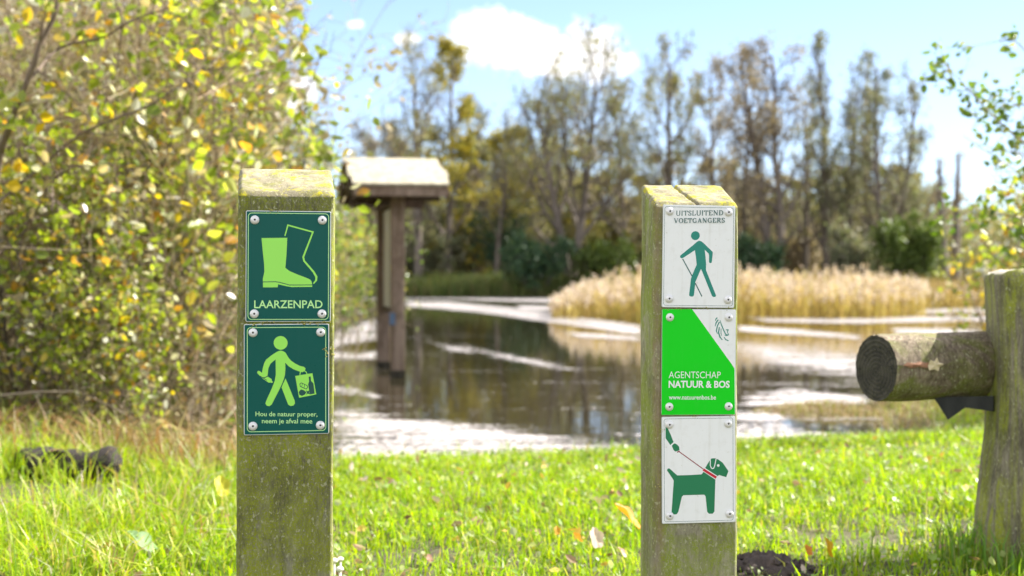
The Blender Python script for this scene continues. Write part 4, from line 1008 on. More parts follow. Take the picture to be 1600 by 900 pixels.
understorey()
def far_wood():
    rng = np.random.default_rng(31); n = 42000
    x = rng.uniform(-36, 48, n); y = rng.uniform(114, 150, n); hmax = 4.6+4.0*fbm(x*.12, y*.05, 1)+2*(fbm(x*.6, y*.2, 4)-.5)
    z = rng.uniform(0, 1, n)**.8*hmax
    V, q = flat_quads(rng, np.stack([x, y, z], 1), .55)
    o = mesh_np('far_wood', V, [q], L_olive); tag(o, 'hazy depth of the wood far behind the pond', kind='stuff')
far_wood()

# ------------------------------------------------------------------ reeds and sedge
def reeds():
    rng = np.random.default_rng(21); n = 4600
    px = 862+np.where(rng.random(n) < .93, rng.random(n)*585, rng.random(n)*690); Y = 34+8.5*rng.beta(1.7, 1.5, n)+fbm(px*.02, 1.0, 3)*1.5+np.clip((px-1380)/20, 0, 12); x = (px-CX)/F*Y
    prof = np.interp(px, [862, 890, 930, 1000, 1150, 1330, 1400, 1450, 1552], [.28, .62, .95, 1.12, 1.17, 1.12, .98, .8, .7])
    h = .9*prof*rng.uniform(.5, 1.1, n)*(.45+1.0*fbm(x*1.0, Y*1.2, 2)); z = np.full(n, WZ)
    V, f = blades(rng, x, Y, z, h, np.full(n, .016), .16)
    m = leaf_mat('reed_stalks', ((0, (.46, .34, .12)), (.3, (.56, .44, .18)), (.55, (.34, .23, .08)), (.7, (.42, .38, .09)), (.85, (.24, .16, .07))), .55, .45, .3)
    nl = 11000; k = rng.integers(0, n, nl); t = rng.uniform(.15, .85, nl)
    V2, f2 = blades(rng, x[k], Y[k], WZ+h[k]*t, h[k]*rng.uniform(.25, .5, nl), np.full(nl, .022), .8)
    b = len(V); V = np.concatenate([V, V2]); f = [f[0], f[1], f2[0]+b, f2[1]+b]
    # plumes
    pk = rng.choice(n, 2300, replace=False); P = []; ls = rng.uniform(-.10, .10, len(pk)); ph = rng.uniform(.12, .34, len(pk))
    for j in range(11):
        t = j/10; P.append(np.stack([x[pk]+ls*t+rng.normal(0, .022, len(pk)), Y[pk]+rng.normal(0, .03, len(pk)), WZ+h[pk]*.88+ph*t+rng.normal(0, .02, len(pk))], 1))
    Vp, qp = flat_quads(rng, np.concatenate(P), .10, .5)
    nv = len(V); nf = len(f[0])+len(f[1])+len(f[2])+len(f[3])
    pm = leaf_mat('reed_plumes', ((0, (.60, .49, .43)), (.5, (.68, .58, .53)), (.8, (.45, .35, .26))), .7, .35, .1)
    o = mesh_np('reed_bed', np.concatenate([V, Vp]), f+[qp+nv], [m, pm], None, [0]*nf+[1]*len(qp))
    tag(o, 'golden reed bed with pale pink plumes standing in the pond', kind='stuff')
reeds()
def sedge(name, label, px0, px1, Y0, Y1, h0, h1, n, stops, wd, seed, z=None):
    rng = np.random.default_rng(seed); px = rng.uniform(px0, px1, n); Y = rng.uniform(Y0, Y1, n); x = (px-CX)/F*Y
    zz = np.maximum(gz(x, Y), WZ) if z is None else np.full(n, z)
    h = rng.uniform(h0, h1, n)*(.6+.8*fbm(x*.5, Y*.3, seed)); V, f = blades(rng, x, Y, zz, h, np.full(n, wd), .35)
    tag(mesh_np(name, V, f, leaf_mat(name+'_blades', stops, .6, .35, .2)), label, kind='stuff')
sedge('sedge', 'green sedge fringe along the far bank', 560, 1000, 76, 82, .7, 1.3, 9000, ((0, (.10, .15, .04)), (.5, (.15, .18, .05)), (.75, (.20, .17, .07))), .05, 5)
sedge('dry_sedge', 'brown sedge on the right far bank', 1360, 1760, 50, 64, .7, 1.2, 8000, ((0, (.30, .20, .08)), (.5, (.22, .19, .06)), (.75, (.36, .26, .12))), .035, 6, WZ)
sedge('shore_reed', 'olive sedge below the wood behind the reeds', 1000, 1480, 74, 80, .8, 1.5, 7000, ((0, (.13, .13, .04)), (.5, (.20, .16, .07))), .05, 7)

# ------------------------------------------------------------------ grass on the near bank
def scatter(rng, n, x0, x1, y0, y1, fn):
    x = rng.uniform(x0, x1, n); y = rng.uniform(y0, y1, n); k = fn(x, y)*(1-np.clip(1.7*np.exp(-(((x+1.47)/.36)**2+((y-4.5)/.42)**2)), 0, .90)) > rng.random(n); return x[k], y[k]
def lawn():
    rng = np.random.default_rng(100)
    def dens(x, y):
        s = -sdist(WATER, x, y); patch = fbm(x*1.6, y*1.6, 7, 3)
        d = np.clip((s-.02)/.25, 0, 1)*np.clip((patch-.28)/.12, .32, 1)
        fr = np.abs(x) < .42*y+.9
        bare = np.exp(-(((x-(-.24))/.16)**2+((y-3.55)/.12)**2))+np.exp(-(((x-.60)/.21)**2+((y-3.30)/.17)**2))+.1*np.exp(-(((x-1.05)/.12)**2+((y-3.6)/.1)**2))
        mud = np.clip((x-1.0)/.8, 0, 1)*np.exp(-((y-8.6)/1.0)**2)
        return d*fr*np.clip(1.15-.05*y, .3, 1)*(1-np.clip(bare, 0, .93))*(1-.65*mud)
    x, y = scatter(rng, 520000, -4.6, 4.8, 2.3, 12.2, dens)
    left = np.clip((-x-.19*y-.0)/.5, 0, 1)
    h = rng.uniform(.026, .068, len(x))*(.75+.6*fbm(x*2.3, y*2.3, 4))*(1+1.2*left); h *= np.where(rng.random(len(x)) < .04, 1.7, 1)
    V, f = blades(rng, x, y, gz(x, y), h, rng.uniform(.0024, .005, len(x))*(1+.05*y), .75)
    m = leaf_mat('lawn_blades', ((0, (.27, .44, .006)), (.28, (.36, .52, .006)), (.54, (.18, .34, .006)), (.68, (.46, .56, .01)), (.83, (.12, .24, .008)), (.90, (.52, .50, .20)), (.95, (.38, .30, .14))), .40, .55, .5, (1, 1, .3), ((.20, .27, .02), 2.6, .5))
    tag(mesh_np('lawn_grass', V, f, m), 'short bright green grass on the bank', kind='stuff')
    # small weeds and dead bits among the blades
    k = rng.random(len(x)) < .055; xw, yw = x[k], y[k]; n = len(xw); P = np.stack([xw, yw, gz(xw, yw)+rng.uniform(.015, .05, n)], 1)
    V, q = leaf_quads(rng, P, .017, .8, -.4, sj=.5)
    m = leaf_mat('weed_leaves', ((0, (.28, .40, .10)), (.35, (.46, .52, .24)), (.6, (.18, .30, .03)), (.8, (.42, .46, .26))), .42, .4, .4)
    tag(mesh_np('lawn_weeds', V, [q], m), 'small round leaved weeds scattered in the lawn', kind='stuff')
    k = rng.random(len(x)) < .016; xw, yw = x[k], y[k]; n = len(xw); P = np.stack([xw, yw, gz(xw, yw)+rng.uniform(.01, .05, n)], 1)
    V, q = leaf_quads(rng, P, .024, .5, 0, sj=.6)
    m = leaf_mat('litter_bits', ((0, (.34, .22, .14)), (.4, (.50, .40, .32)), (.65, (.20, .12, .07)), (.85, (.55, .36, .08))), .6, .25, .3)
    tag(mesh_np('leaf_litter', V, [q], m), 'brown scraps of dead leaf scattered in the lawn', kind='stuff')
    # tall grass on the left, greener in front, strawy towards the thicket
    def dl(x, y):
        s = -sdist(WATER, x, y); return np.clip((-x-.17*y)/.35, 0, 1)*(s > .05)*np.clip((fbm(x*1.3, y*1.3, 3)-.25)/.2, .1, 1)
    x, y = scatter(rng, 52000, -5.2, -.3, 3.0, 9.5, dl)
    h = rng.uniform(.06, .17, len(x))*(.7+.7*fbm(x*1.7, y*1.7, 9)); V, f = blades(rng, x, y, gz(x, y), h, rng.uniform(.0035, .008, len(x)), .85)
    m = leaf_mat('long_grass_blades', ((0, (.33, .44, .015)), (.3, (.20, .31, .015)), (.5, (.44, .48, .05)), (.66, (.50, .43, .20)), (.82, (.44, .44, .30)), (.92, (.38, .26, .11))), .36, .45, .6, (1, 1, .4))
    tag(mesh_np('long_grass', V, f, m), 'long mixed green grass on the left bank', kind='stuff')
    def ds(x, y):
        s = -sdist(WATER, x, y); return np.clip((-x-.15*y)/.3, 0, 1)*(s > .05)*np.clip((y-4.8)/1.2, 0, 1)*(y < 11)*np.clip((fbm(x*1.1, y*1.1, 13)-.26)/.2, .08, 1)
    x, y = scatter(rng, 60000, -5.5, -.7, 4.8, 14, ds)
    h = rng.uniform(.10, .36, len(x))*(.6+.7*fbm(x*1.3, y*1.3, 19)); V, f = blades(rng, x, y, gz(x, y), h, rng.uniform(.004, .008, len(x)), 1.1)
    m = leaf_mat('straw_blades', ((0, (.36, .24, .11)), (.25, (.22, .145, .07)), (.45, (.48, .39, .24)), (.58, (.22, .24, .04)), (.74, (.36, .17, .07)), (.9, (.32, .38, .05))), .5, .35, .4)
    tag(mesh_np('dry_grass', V, f, m), 'straw coloured dead grass at the foot of the thicket', kind='stuff')
    # brown litter bank on the right shore
    def dr(x, y):
        s = -sdist(WATER, x, y); return ((s > -.15) & (x > 1.3)).astype(float)*np.exp(-((y-9.9)/1.6)**2)*np.clip((fbm(x*1.5, y*1.5, 23)-.32)/.2, .1, 1)
    x, y = scatter(rng, 16000, 1.2, 5.5, 8.2, 13, dr)
    V, f = blades(rng, x, y, np.maximum(gz(x, y), WZ), rng.uniform(.05, .16, len(x)), rng.uniform(.005, .011, len(x)), 1.2)
    m = leaf_mat('shore_litter_blades', ((0, (.40, .30, .18)), (.35, (.28, .19, .10)), (.6, (.50, .40, .26)), (.8, (.28, .32, .05))), .55, .3, .3)
    tag(mesh_np('shore_litter', V, f, m), 'brown dead sedge litter on the right shore', kind='stuff')
    x0, y0 = 2.38, 10.7; n = 2600; a = rng.uniform(0, 6.28, n); r = np.sqrt(rng.random(n))*(.8+.5*fbm(np.cos(a)*2, np.sin(a)*2, 3)); x = x0+np.cos(a)*r*.56; y = y0+np.sin(a)*r*.6
    V, f = blades(rng, x, y, np.full(n, WZ), rng.uniform(.05, .17, n)*np.maximum(1.15-r, .1), np.full(n, .008), 1.2)
    o = mesh_np('sedge_tussock', V, f, m); tag(o, 'low brown sedge tussock in the shallows left of the log rail', kind='stuff')
    # rank blades round the foot of the barrier post
    n = 150; a = rng.uniform(2.2, 5.2, n); x = 1.26+np.cos(a)*rng.uniform(.14, .24, n); y = 3.44+np.sin(a)*rng.uniform(.10, .2, n)
    V, f = blades(rng, x, y, gz(x, y), rng.uniform(.06, .17, n), rng.uniform(.004, .007, n), .5); b = len(V)
    n = 9; x = rng.uniform(1.02, 1.12, n); y = rng.uniform(3.35, 3.6, n); V2, f2 = blades(rng, x, y, gz(x, y), rng.uniform(.16, .27, n), np.full(n, .003), .25)
    m2 = leaf_mat('rank_blades', ((0, (.14, .28, .03)), (.5, (.22, .36, .03)), (.85, (.40, .40, .15))), .4, .45, .5)
    tag(mesh_np('grass_tuft', np.concatenate([V, V2]), [f[0], f[1], f2[0]+b, f2[1]+b], m2), 'rank grass tuft at the foot of the barrier post', kind='stuff')
lawn()

# ------------------------------------------------------------------ thicket on the left
STEM = [(13, .34, 42, .10, 4, .16, .03), (6, .5, 45, .15, 3, .2, .0)]
def shrub_parts(seed, H, w_, n_st, lm, nleaf, ls, root, d=.35, tw=None):
    rng = np.random.default_rng(seed); pol = []
    for i in range(n_st):
        a = rng.uniform(0, 6.28); q = rng.uniform(.1, 1)
        grow(rng, H*rng.uniform(.65, 1.05), rng.uniform(.006, .014), STEM, d0=(math.cos(a)*d*q, math.sin(a)*d*q, 1), start=(math.cos(a)*w_*.3*q, math.sin(a)*w_*.3*q, -.05), out=pol, nseg=6, wob=.09, up=.02)
    P = leaf_points(rng, pol, 1, nleaf/len(pol), .035); P = P[P[:, 2] > .15+rng.random(len(P))*.75]
    V, q = tubes(pol, rmin=.0018, lv_sides=[5, 3, 3]); mesh_np('stems', V, [q], tw or M['twig'], root, smooth=True)
    k = rng.choice(len(P), min(len(P), 24), replace=False); big = P[k]; P = np.delete(P, k, 0)
    V, q = leaf_quads(rng, P, ls, .62, .3); mesh_np('foliage', V, [q], lm, root)
    me = None
    for j in range(len(big)):                           # the largest leaves, one by one
        if me is None:
            V, q = leaf_quads(rng, np.zeros((1, 3)), ls*1.45, .72, .3, sj=.02); o = mesh_np('leaf', V, [q], L_yellow if seed % 2 else lm, root); me = o.data
        else: o = link('leaf', me, root)
        o.location = big[j]; o.rotation_euler = rng.uniform(0, 6.28, 3)
    return root
def brushwood():
    rng = np.random.default_rng(56); n = 7000; Y = rng.uniform(6.6, 13, n); px = rng.uniform(-80, 1, n)+rng.random(n)*np.interp(Y, [6.6, 9, 13], [400, 430, 470])
    x = (px-CX)/F*Y; z = gz(x, Y)+rng.beta(1, 1.6, n)*(2.6+.1*Y); d = np.stack([rng.normal(0, .45, n), rng.normal(0, .35, n), rng.uniform(.1, 1, n)], 1); d /= np.linalg.norm(d, axis=1)[:, None]
    L = rng.uniform(.2, .75, n)[:, None]; wv = rng.uniform(.0015, .0038, n)[:, None]; P = np.stack([x, Y, z], 1); sag = np.array([[0, 0, -1.0]])
    pts = [P, P+d*L*.5+sag*L*.02+rng.normal(0, .012, (n, 3)), P+d*L+sag*L*.10]; s = np.cross(d, [0, 1.0, .2]); s /= np.linalg.norm(s, axis=1)[:, None]
    V = np.stack([pts[0]-s*wv, pts[0]+s*wv, pts[1]+s*wv*.8, pts[1]-s*wv*.8, pts[2]+s*wv*.3, pts[2]-s*wv*.3], 1).reshape(-1, 3); k = np.arange(n)*6
    m = leaf_mat('brushwood_twigs', ((0, (.40, .30, .19)), (.3, (.24, .16, .10)), (.5, (.52, .43, .29)), (.75, (.34, .22, .13)), (.9, (.55, .48, .36))), .6, .1, .3)
    tag(mesh_np('brushwood', V, [np.stack([k, k+1, k+2, k+3], 1), np.stack([k+3, k+2, k+4, k+5], 1)], m), 'tangle of thin dead twigs and stalks all through the thicket', kind='stuff')
brushwood()
def thicket():
    rng = np.random.default_rng(55)
    gname = 'leafy shrubs of the thicket on the left bank'
    protos = []
    for k, (H, lm, nl, ls) in enumerate(((2.6, L_thicket, 1900, .074), (2.2, L_thicket, 1900, .068), (2.9, L_tangle, 1500, .062), (2.3, L_yellow, 1300, .066), (2.5, L_green, 1500, .068))):
        root = empty('shrub', (0, 0, 0)); shrub_parts(200+k, H, 1.3, 9, lm, nl, ls, root, tw=M['bark'] if k == 0 else None); protos.append(root)
    #        px,  Y,  kind, scale, label
    spots = [(40, 7.4, 2, 1.05, 'twiggy brown shrub at the left edge behind the leaning trunk'), (150, 7.0, 0, .9, 'leafy shrub with pale glinting leaves above the dark rotten log'),
             (250, 7.6, 3, .85, 'yellow leaved shrub half way between the left edge and the boot-sign post'), (300, 8.0, 0, .95, 'dense lime green shrub just left of the boot-sign post'),
             (-70, 8.0, 0, 1.1, None), (100, 9.2, 4, 1.0, None), (210, 9.6, 1, 1.15, None), (270, 10.0, 2, 1.15, None), (318, 9.8, 1, .95, 'yellowing shrub behind the dense lime green one'),
             (325, 11.5, 4, .8, None), (330, 12.0, 0, 1.1, None), (260, 12.2, 2, 1.35, None), (130, 12.0, 1, 1.5, None), (20, 11.6, 2, 1.5, None), (372, 13.6, 4, .72, 'fresh green shrub mostly hidden behind the boot-sign post'),
             (375, 15.0, 0, 1.05, None), (462, 17.0, 1, .62, None), (530, 18.0, 4, .82, 'low shrub leaning over the pond behind the shelter posts'), (440, 20.0, 0, 1.05, None), (360, 17.5, 3, 1.4, None), (340, 15.5, 2, 1.6, None), (500, 26, 1, 1.1, None), (512, 21, 0, .62, None), (180, 6.6, 1, .5, None), (80, 6.7, 0, .55, None), (290, 7.0, 2, .5, None), (360, 7.6, 4, .5, None)]
    used = set()
    for px, Y, k, s, lab in spots:
        x = (px-CX)/F*Y; o = protos[k] if k not in used else copy_tree(protos[k]); used.add(k)
        o.location = (x, Y, max(g1(x, Y), WZ)); o.scale = (s, s, s*rng.uniform(.92, 1.08)); o.rotation_euler = (0, 0, rng.uniform(0, 6.28))
        tag(o, lab or ('lime and amber leaved', 'close leaved lime green', 'beige brown and twiggy', 'mostly yellow leaved', 'plain fresh green')[k]+' shrub merging into the dense middle of the left thicket', 'shrub', gname)
    # taller trees behind the thicket, running out of the top of the picture
    TL = [(16, .30, 45, .15, 5, .14, .05), (7, .5, 42, .2, 4, .18, .02), (5, .5, 45, .2, 3, .2, .0)]
    gl = 'tall trees behind the left thicket'
    for px, Y, top, hw, lm, seed, nl, lab in ((60, 17, -260, 150, L_tangle, 301, 8500, 'bushy olive brown tree at the far left behind the thicket'), (200, 18, -240, 150, L_tangle, 302, 8500, 'olive brown tree second from the left behind the thicket'),
                                          (330, 19, -160, 120, L_tangle, 303, 7500, 'brown twiggy tree behind the thicket above the boot-sign post'), (425, 22, -60, 66, L_tangle, 304, 3600, 'thin tree whose right side is clear against the sky'),
                                          (385, 16, 120, 70, L_thicket, 305, 3600, 'short yellow green tree above the boot-sign post'), (120, 14, -120, 140, L_thicket, 306, 4200, 'yellow green tree in front of the olive brown ones'),
                                          (470, 30, 190, 44, L_green, 307, 2400, 'slender green sapling between the boot-sign post and the shelter')):
        r_ = far_tree('tree', lab, 'tree', px, Y, top, hw, lm, seed, .05, nl, .062, lv=TL, group=gl, bark=M['twig'], spread=.06)
    # a leaning trunk crossing the top left corner
    rng = np.random.default_rng(61); root = empty('leaning_tree', tuple(at(-60, 640, 6.2)))
    tag(root, 'leaning brown trunk with diagonal boughs at the top left corner', 'tree'); b0 = np.array(at(-60, 640, 6.2)); pol = []
    limbs = [([(-60, 640), (-35, 420), (0, 235), (52, 105), (97, -10), (130, -120)], .022, .008), ([(40, 130), (95, 75), (150, 62), (215, 32), (285, 2), (340, -30)], .008, .003),
             ([(-20, 330), (60, 262), (130, 205), (232, 168), (290, 122), (345, 88), (400, 60)], .008, .002), ([(80, 330), (85, 280), (110, 262), (190, 255)], .006, .002), ([(-35, 420), (20, 380), (60, 330), (85, 268)], .009, .004)]
    for pts, r0, r1 in limbs:
        P = np.array([np.array(at(x, y, 6.2+.25*math.sin(i*1.3)+.3*(i/6)))-b0 for i, (x, y) in enumerate(pts)])
        t = np.linspace(0, len(P)-1, 16); i = np.minimum(t.astype(int), len(P)-2); f = (t-i)[:, None]; Q = P[i]*(1-f)+P[i+1]*f; Q[1:-1] += rng.normal(0, .006, (14, 3))
        pol.append((Q, np.linspace(r0, r1, 16), 0))
        for j in range(9):
            q = Q[rng.integers(3, 15)]; d = rng.normal(0, 1, 3)+np.array([.3, 0, .5]); grow(rng, rng.uniform(.25, .55), .004, [(4, .5, 45, .2, 3, .2, 0)], d0=d, start=q, out=pol, nseg=4, wob=.14)
    V, q = tubes(pol, rmin=.0014, lv_sides=[7, 4, 3]); mesh_np('trunk', V, [q], bark_mat('leaning_bark', (.10, .07, .05), (.22, .16, .12), 8), root, smooth=True)
    P = leaf_points(rng, pol[len(limbs):], 0, 3.2, .03); V, q = leaf_quads(rng, P, .055, .68, .35); mesh_np('crown', V, [q], L_thicket, root)
    sh = None
    for (x, y, rot) in ((8, 268, 0), (22, 258, 1.0), (28, 272, 2.1), (18, 282, 3.0), (34, 292, 4.0), (38, 308, .6), (148, 33, 1.7), (42, 36, 2.2), (62, 152, .3), (50, 205, 2.7), (296, 78, .9), (282, 100, 2.0), (60, 180, 1.1)):
        if sh is None:
            V, q = leaf_quads(rng, np.zeros((1, 3)), .07, .8, 0, sj=0); o = mesh_np('leaf', V, [q], leaf_mat('amber_leaf', ((0, (.62, .40, .015)), (.5, (.60, .42, .02))), .4, .5, .4), root); sh = o.data
        else: o = link('leaf', sh, root)
        o.location = np.array(at(x, y, 5.9))-b0; o.rotation_euler = (rot, rot*1.7, rot*2.3)
thicket()

# ------------------------------------------------------------------ right-hand tree and shrub, leaning into the picture
def right_side():
    rng = np.random.default_rng(71); Y = 7.2; b0 = np.array((*(at(1790, 640, Y).xy), g1(at(1790, 640, Y).x, Y)))
    root = empty('overhanging_tree', tuple(b0)); tag(root, 'leafy green tree beyond the barrier whose sparse twigs hang into the sky', 'tree'); pol = []
    def limb(pts, r0, r1, nt, L=.22):
        P = np.array([np.array(at(x, y, Y+.15*math.sin(i*2.0)))-b0 for i, (x, y) in enumerate(pts)]); n = 14
        t = np.linspace(0, len(P)-1, n); i = np.minimum(t.astype(int), len(P)-2); f = (t-i)[:, None]; Q = P[i]*(1-f)+P[i+1]*f
        pol.append((Q, np.linspace(r0, r1, n), 0))
        for j in range(nt):
            q = Q[rng.integers(n//3, n)]; grow(rng, rng.uniform(.5, 1)*L, .0022, [(2, .5, 45, .3, 2, .2, 0)], d0=rng.normal(0, 1, 3)+np.array([-.5, 0, .1]), start=q, out=pol, nseg=3, wob=.15)
    P0 = np.array([np.array(at(x, y, Y))-b0 for x, y in ((1790, 700), (1800, 430), (1785, 200), (1760, -80), (1740, -260))]); P0[0, 2] = -.1
    pol.append((P0, np.linspace(.05, .015, 5), 0))
    limb([(1790, 260), (1700, 268), (1610, 232), (1560, 190), (1522, 150), (1484, 108)], .012, .0015, 26, .16)
    limb([(1790, 120), (1700, 130), (1640, 160), (1590, 165), (1562, 148)], .010, .0015, 14, .16)
    limb([(1795, 330), (1700, 320), (1640, 262), (1590, 238), (1548, 232)], .010, .0015, 13, .15)
    limb([(1785, 200), (1700, 190), (1620, 100), (1585, 60), (1530, 70)], .009, .0012, 6, .12)
    limb([(1795, 380), (1700, 330), (1620, 290), (1580, 262), (1505, 212)], .008, .0012, 9, .14)
    limb([(1795, 430), (1700, 400), (1620, 350), (1560, 330), (1505, 345)], .010, .0015, 22, .22)
    V, q = tubes(pol, rmin=.0011, lv_sides=[6, 3, 3]); mesh_np('trunk', V, [q], M['twig'], root, smooth=True)
    P = leaf_points(rng, [p for p in pol if p[2] >= 1 or len(p[0]) < 8 and p[2] == 0 and len(p[0]) != 5], 0, 2.3, .018); V, q = leaf_quads(rng, P, .041, .66, .2); mesh_np('crown', V, [q], L_green, root)
    gname = 'shrubs at the right edge'
    for px, Yy, H, seed, lm, lab in ((1665, 9.6, 1.75, 401, L_thicket, 'yellow green shrub behind the barrier post'), (1740, 8.8, 1.9, 402, L_green, 'green shrub right of the barrier post, mostly out of sight'), (1612, 11.2, 1.15, 403, L_yellow, 'small yellow shrub between the log rail and the barrier post top'), (1720, 11.5, 1.65, 404, L_green, 'tall green shrub furthest back at the right edge')):
        x = (px-CX)/F*Yy; o = empty('shrub', (x, Yy, g1(x, Yy))); shrub_parts(seed, H, .7, 8, lm, 1300, .055, o, d=.26); tag(o, lab, 'shrub', gname)
right_side()

# ------------------------------------------------------------------ small things on the ground
def small_things():
    rng = np.random.default_rng(88)
    # molehill beside the three-sign post
    cx, cy = .575, 3.24; V, Fc = [], []; bz = g1(cx, cy)
    n = 44; g = np.linspace(-1, 1, n); X, Y = np.meshgrid(g, g); r = np.sqrt(X**2+Y**2); Z = np.maximum(0, 1-r**1.6)*.062*(.75+.5*fbm(X*3, Y*3, 1))+(fbm(X*9, Y*9, 3)-.5)*.03*(r < 1.05)-.02*(r > .95)
    V = np.stack([cx+X.ravel()*.155, cy+Y.ravel()*.13, bz+Z.ravel()], 1); i = np.arange((n-1)**2); a = i//(n-1)*n+i % (n-1); q = np.stack([a, a+1, a+1+n, a+n], 1)
    q = q[(r.ravel()[q].max(1) < 1.12)]
    m = bark_mat('dark_soil', (.022, .015, .012), (.085, .06, .048), 60, 1.0)
    root = empty('molehill', (cx, cy, bz)); tag(root, 'crumbly dark molehill on the grass right of the three-sign post', 'molehill')
    mesh_np('mound', V-np.array([cx, cy, bz]), [q], m, root, smooth=True)
    VV, FF = [], []
    for k in range(170):
        a_, rr = rng.uniform(0, 6.28), math.sqrt(rng.random()); p = np.array([math.cos(a_)*rr*.155, math.sin(a_)*rr*.13, max(0, 1-rr**1.6)*.062+.004]); s = rng.uniform(.004, .013); b = len(VV)
        VV += [tuple(p+np.array(d)*s*rng.uniform(.5, 1.1)) for d in ((1, 0, 0), (0, 1, 0), (0, 0, 1), (-1, 0, 0), (0, -1, 0), (0, 0, -1))]
        FF += [[b+i_ for i_ in t] for t in ((0, 1, 2), (1, 3, 2), (3, 4, 2), (4, 0, 2), (1, 0, 5), (3, 1, 5), (4, 3, 5), (0, 4, 5))]
    o = mesh_np('crumbs', VV, [FF], m, root); o['kind'] = 'stuff'
    # fallen leaves: lobed, curled sheets
    def leaf(px, py, size, col, rot, label, tilt=.35, lift=.072, lobes=9, group='fallen leaves on the grass'):
        x, y = onplane(px, py, .04); z = g1(x, y)+lift; k = 26; ring_ = []; size *= 1.25
        for i_ in range(k):
            t = 2*math.pi*i_/k; rr = size*(.62+.30*abs(math.cos(t*lobes/4))+.1*math.cos(t)); ring_.append((rr*math.cos(t)*.62, rr*math.sin(t)))
        V = [(0, 0, 0)]+[(a*.5, b*.5, .10*size*math.sin(3*b/size)) for a, b in ring_]+[(a, b, .34*size*(a/size)**2*2+.22*size*math.sin(2.5*b/size)) for a, b in ring_]
        T = [(0, 1+i_, 1+(i_+1) % k) for i_ in range(k)]; Q = [(1+i_, 1+k+i_, 1+k+(i_+1) % k, 1+(i_+1) % k) for i_ in range(k)]
        o = mesh_np('fallen_leaf', V, [np.array(Q), np.array(T)], leaf_mat('fallen_leaf_'+label.split()[0], ((0, col), (.5, col)), .5, .35, .3), smooth=True)
        o.location = (x, y, z); o.rotation_euler = (tilt, .1, rot); tag(o, label, 'leaf', group)
    leaf(982, 838, .042, (.62, .27, .02), 1.4, 'orange curled leaf on the grass touching the left side of the three-sign post', .55)
    leaf(930, 867, .026, (.68, .52, .42), .4, 'pale pink dry leaf lying left of the three-sign post foot', .7)
    leaf(903, 866, .016, (.55, .24, .04), 2.2, 'small orange leaf next to the pale pink one', .6)
    leaf(870, 855, .012, (.60, .30, .02), .2, 'tiny orange leaf in the middle of the lawn', .6)
    leaf(972, 887, .014, (.50, .30, .24), 1.1, 'brown pink leaf near the bottom left of the three-sign post', .6)
    leaf(1262, 888, .014, (.60, .22, .03), .5, 'small russet leaf right of the molehill', .6)
    leaf(1295, 888, .022, (.62, .34, .02), 1.9, 'orange yellow leaf upright in grass right of the molehill', 1.1)
    leaf(345, 788, .034, (.50, .46, .03), .5, 'yellow leaf in long grass left of the boot-sign post', .6, .09)
    leaf(220, 873, .042, (.24, .36, .16), 1.2, 'broad grey green leaf in the long grass at bottom left', .3, .07)
    leaf(668, 865, .018, (.34, .18, .12), 1.0, 'dark brown leaf on the bare patch right of the boot-sign post', .3, .02)
    # three little white mushrooms beside the boot-sign post
    for k, (px, py, s, lab) in enumerate(((522, 884, 1.0, 'left white mushroom against the boot-sign post'), (532, 882, .85, 'right white mushroom of the upper two by the boot-sign post'), (531, 895, 1.0, 'lowest of three white mushrooms by the boot-sign post'))):
        x, y = onplane(px, py, .055); z = g1(x, y); root = empty('mushroom', (x, y, z)); tag(root, lab, 'mushroom', 'white mushrooms beside the boot-sign post')
        bm = bmesh.new(); bmesh.ops.create_uvsphere(bm, u_segments=14, v_segments=9, radius=.0085*s); bmesh.ops.scale(bm, vec=(1, 1, .72), verts=bm.verts); bmesh.ops.translate(bm, vec=(0, 0, .062), verts=bm.verts)
        bm_obj('cap', bm, M['mush'], root, True)
        bm = bmesh.new(); bmesh.ops.create_cone(bm, segments=10, radius1=.0032*s, radius2=.0026*s, depth=.07, cap_ends=True); bmesh.ops.translate(bm, vec=(0, 0, .025), verts=bm.verts); bm_obj('stem', bm, M['mush'], root, True)
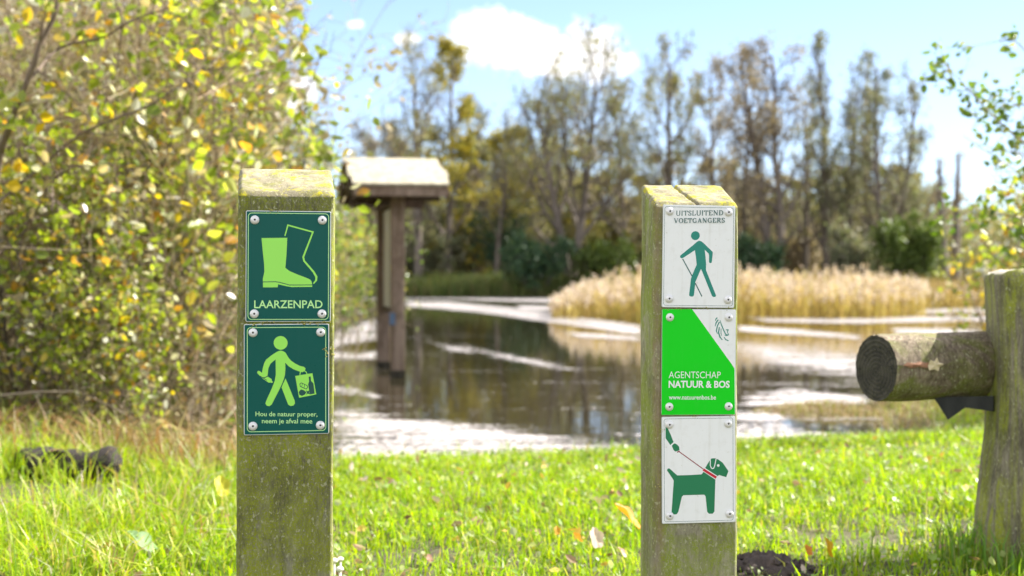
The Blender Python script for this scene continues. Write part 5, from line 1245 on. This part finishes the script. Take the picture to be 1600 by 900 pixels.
    # dark rotten log in the long grass
    p = at(97, 730, 4.95); P = np.array([[t*.42-.18, .03*math.sin(t*5), .02*math.cos(t*5)] for t in np.linspace(0, 1, 16)]); rr = .078*(1+.3*(fbm(np.linspace(0, 5, 16), 1.0, 2)-.5)); rr[0] *= .75; rr[-1] *= .8
    V, q = tubes([(P, rr, 0)], 20); d = (fbm(V[:, 0]*16, V[:, 1]*22, V[:, 2]*22, 3)-.5)*.06; V[:, 1] += d; V[:, 2] += d*.9
    n = 20; e = np.arange(n); c0, c1 = len(V), len(V)+1; V = np.concatenate([V, [V[:n].mean(0)+[.03, 0, 0]], [V[-n:].mean(0)-[.03, 0, 0]]])
    root = empty('rotten_log', tuple(p)); root.rotation_euler = (0, R(-4), R(8)); root.scale = (.85, .85, .78); tag(root, 'almost black rotten log lying in the long grass at the left', 'log')
    mesh_np('log', V, [q, np.concatenate([np.stack([(e+1) % n, e, np.full(n, c0)], 1), np.stack([15*n+e, 15*n+(e+1) % n, np.full(n, c1)], 1)])], bark_mat('rotten_wood', (.006, .0045, .004), (.032, .021, .014), 40, 1.0), root, smooth=True)
    V = [(-.05, -.02, .078), (.0, -.04, .085), (.05, -.02, .084), (.04, .02, .08), (-.03, .02, .08)]
    o = mesh_np('bark_flake', V, [[(0, 1, 2), (0, 2, 3), (0, 3, 4)]], M['torn'], root); o['label'] = 'rusty orange flake of bark on top'
    # a bowed dead stalk and two pale dry stalks crossing the thicket
    for pts, r, Yd, lab in (([(0, 618), (60, 612), (120, 612), (165, 630), (210, 655)], .006, 6.3, 'bowed grey dead stalk arching over the long grass'), ([(-20, 384), (60, 389), (150, 392)], .0028, 6.0, 'pale straight dry stalk crossing the left edge of the thicket')):
        P = np.array([at(x, y, Yd) for x, y in pts]); o0 = P[0].copy(); V, q = tubes([(P-o0, np.linspace(r, r*.5, len(P)), 0)], 6); o = mesh_np('dead_stalk', V, [q], M['twig'], smooth=True); o.location = o0; tag(o, lab, 'stalk')
M['mush'] = plain('mushroom_white', (.75, .70, .62), .6)
small_things()
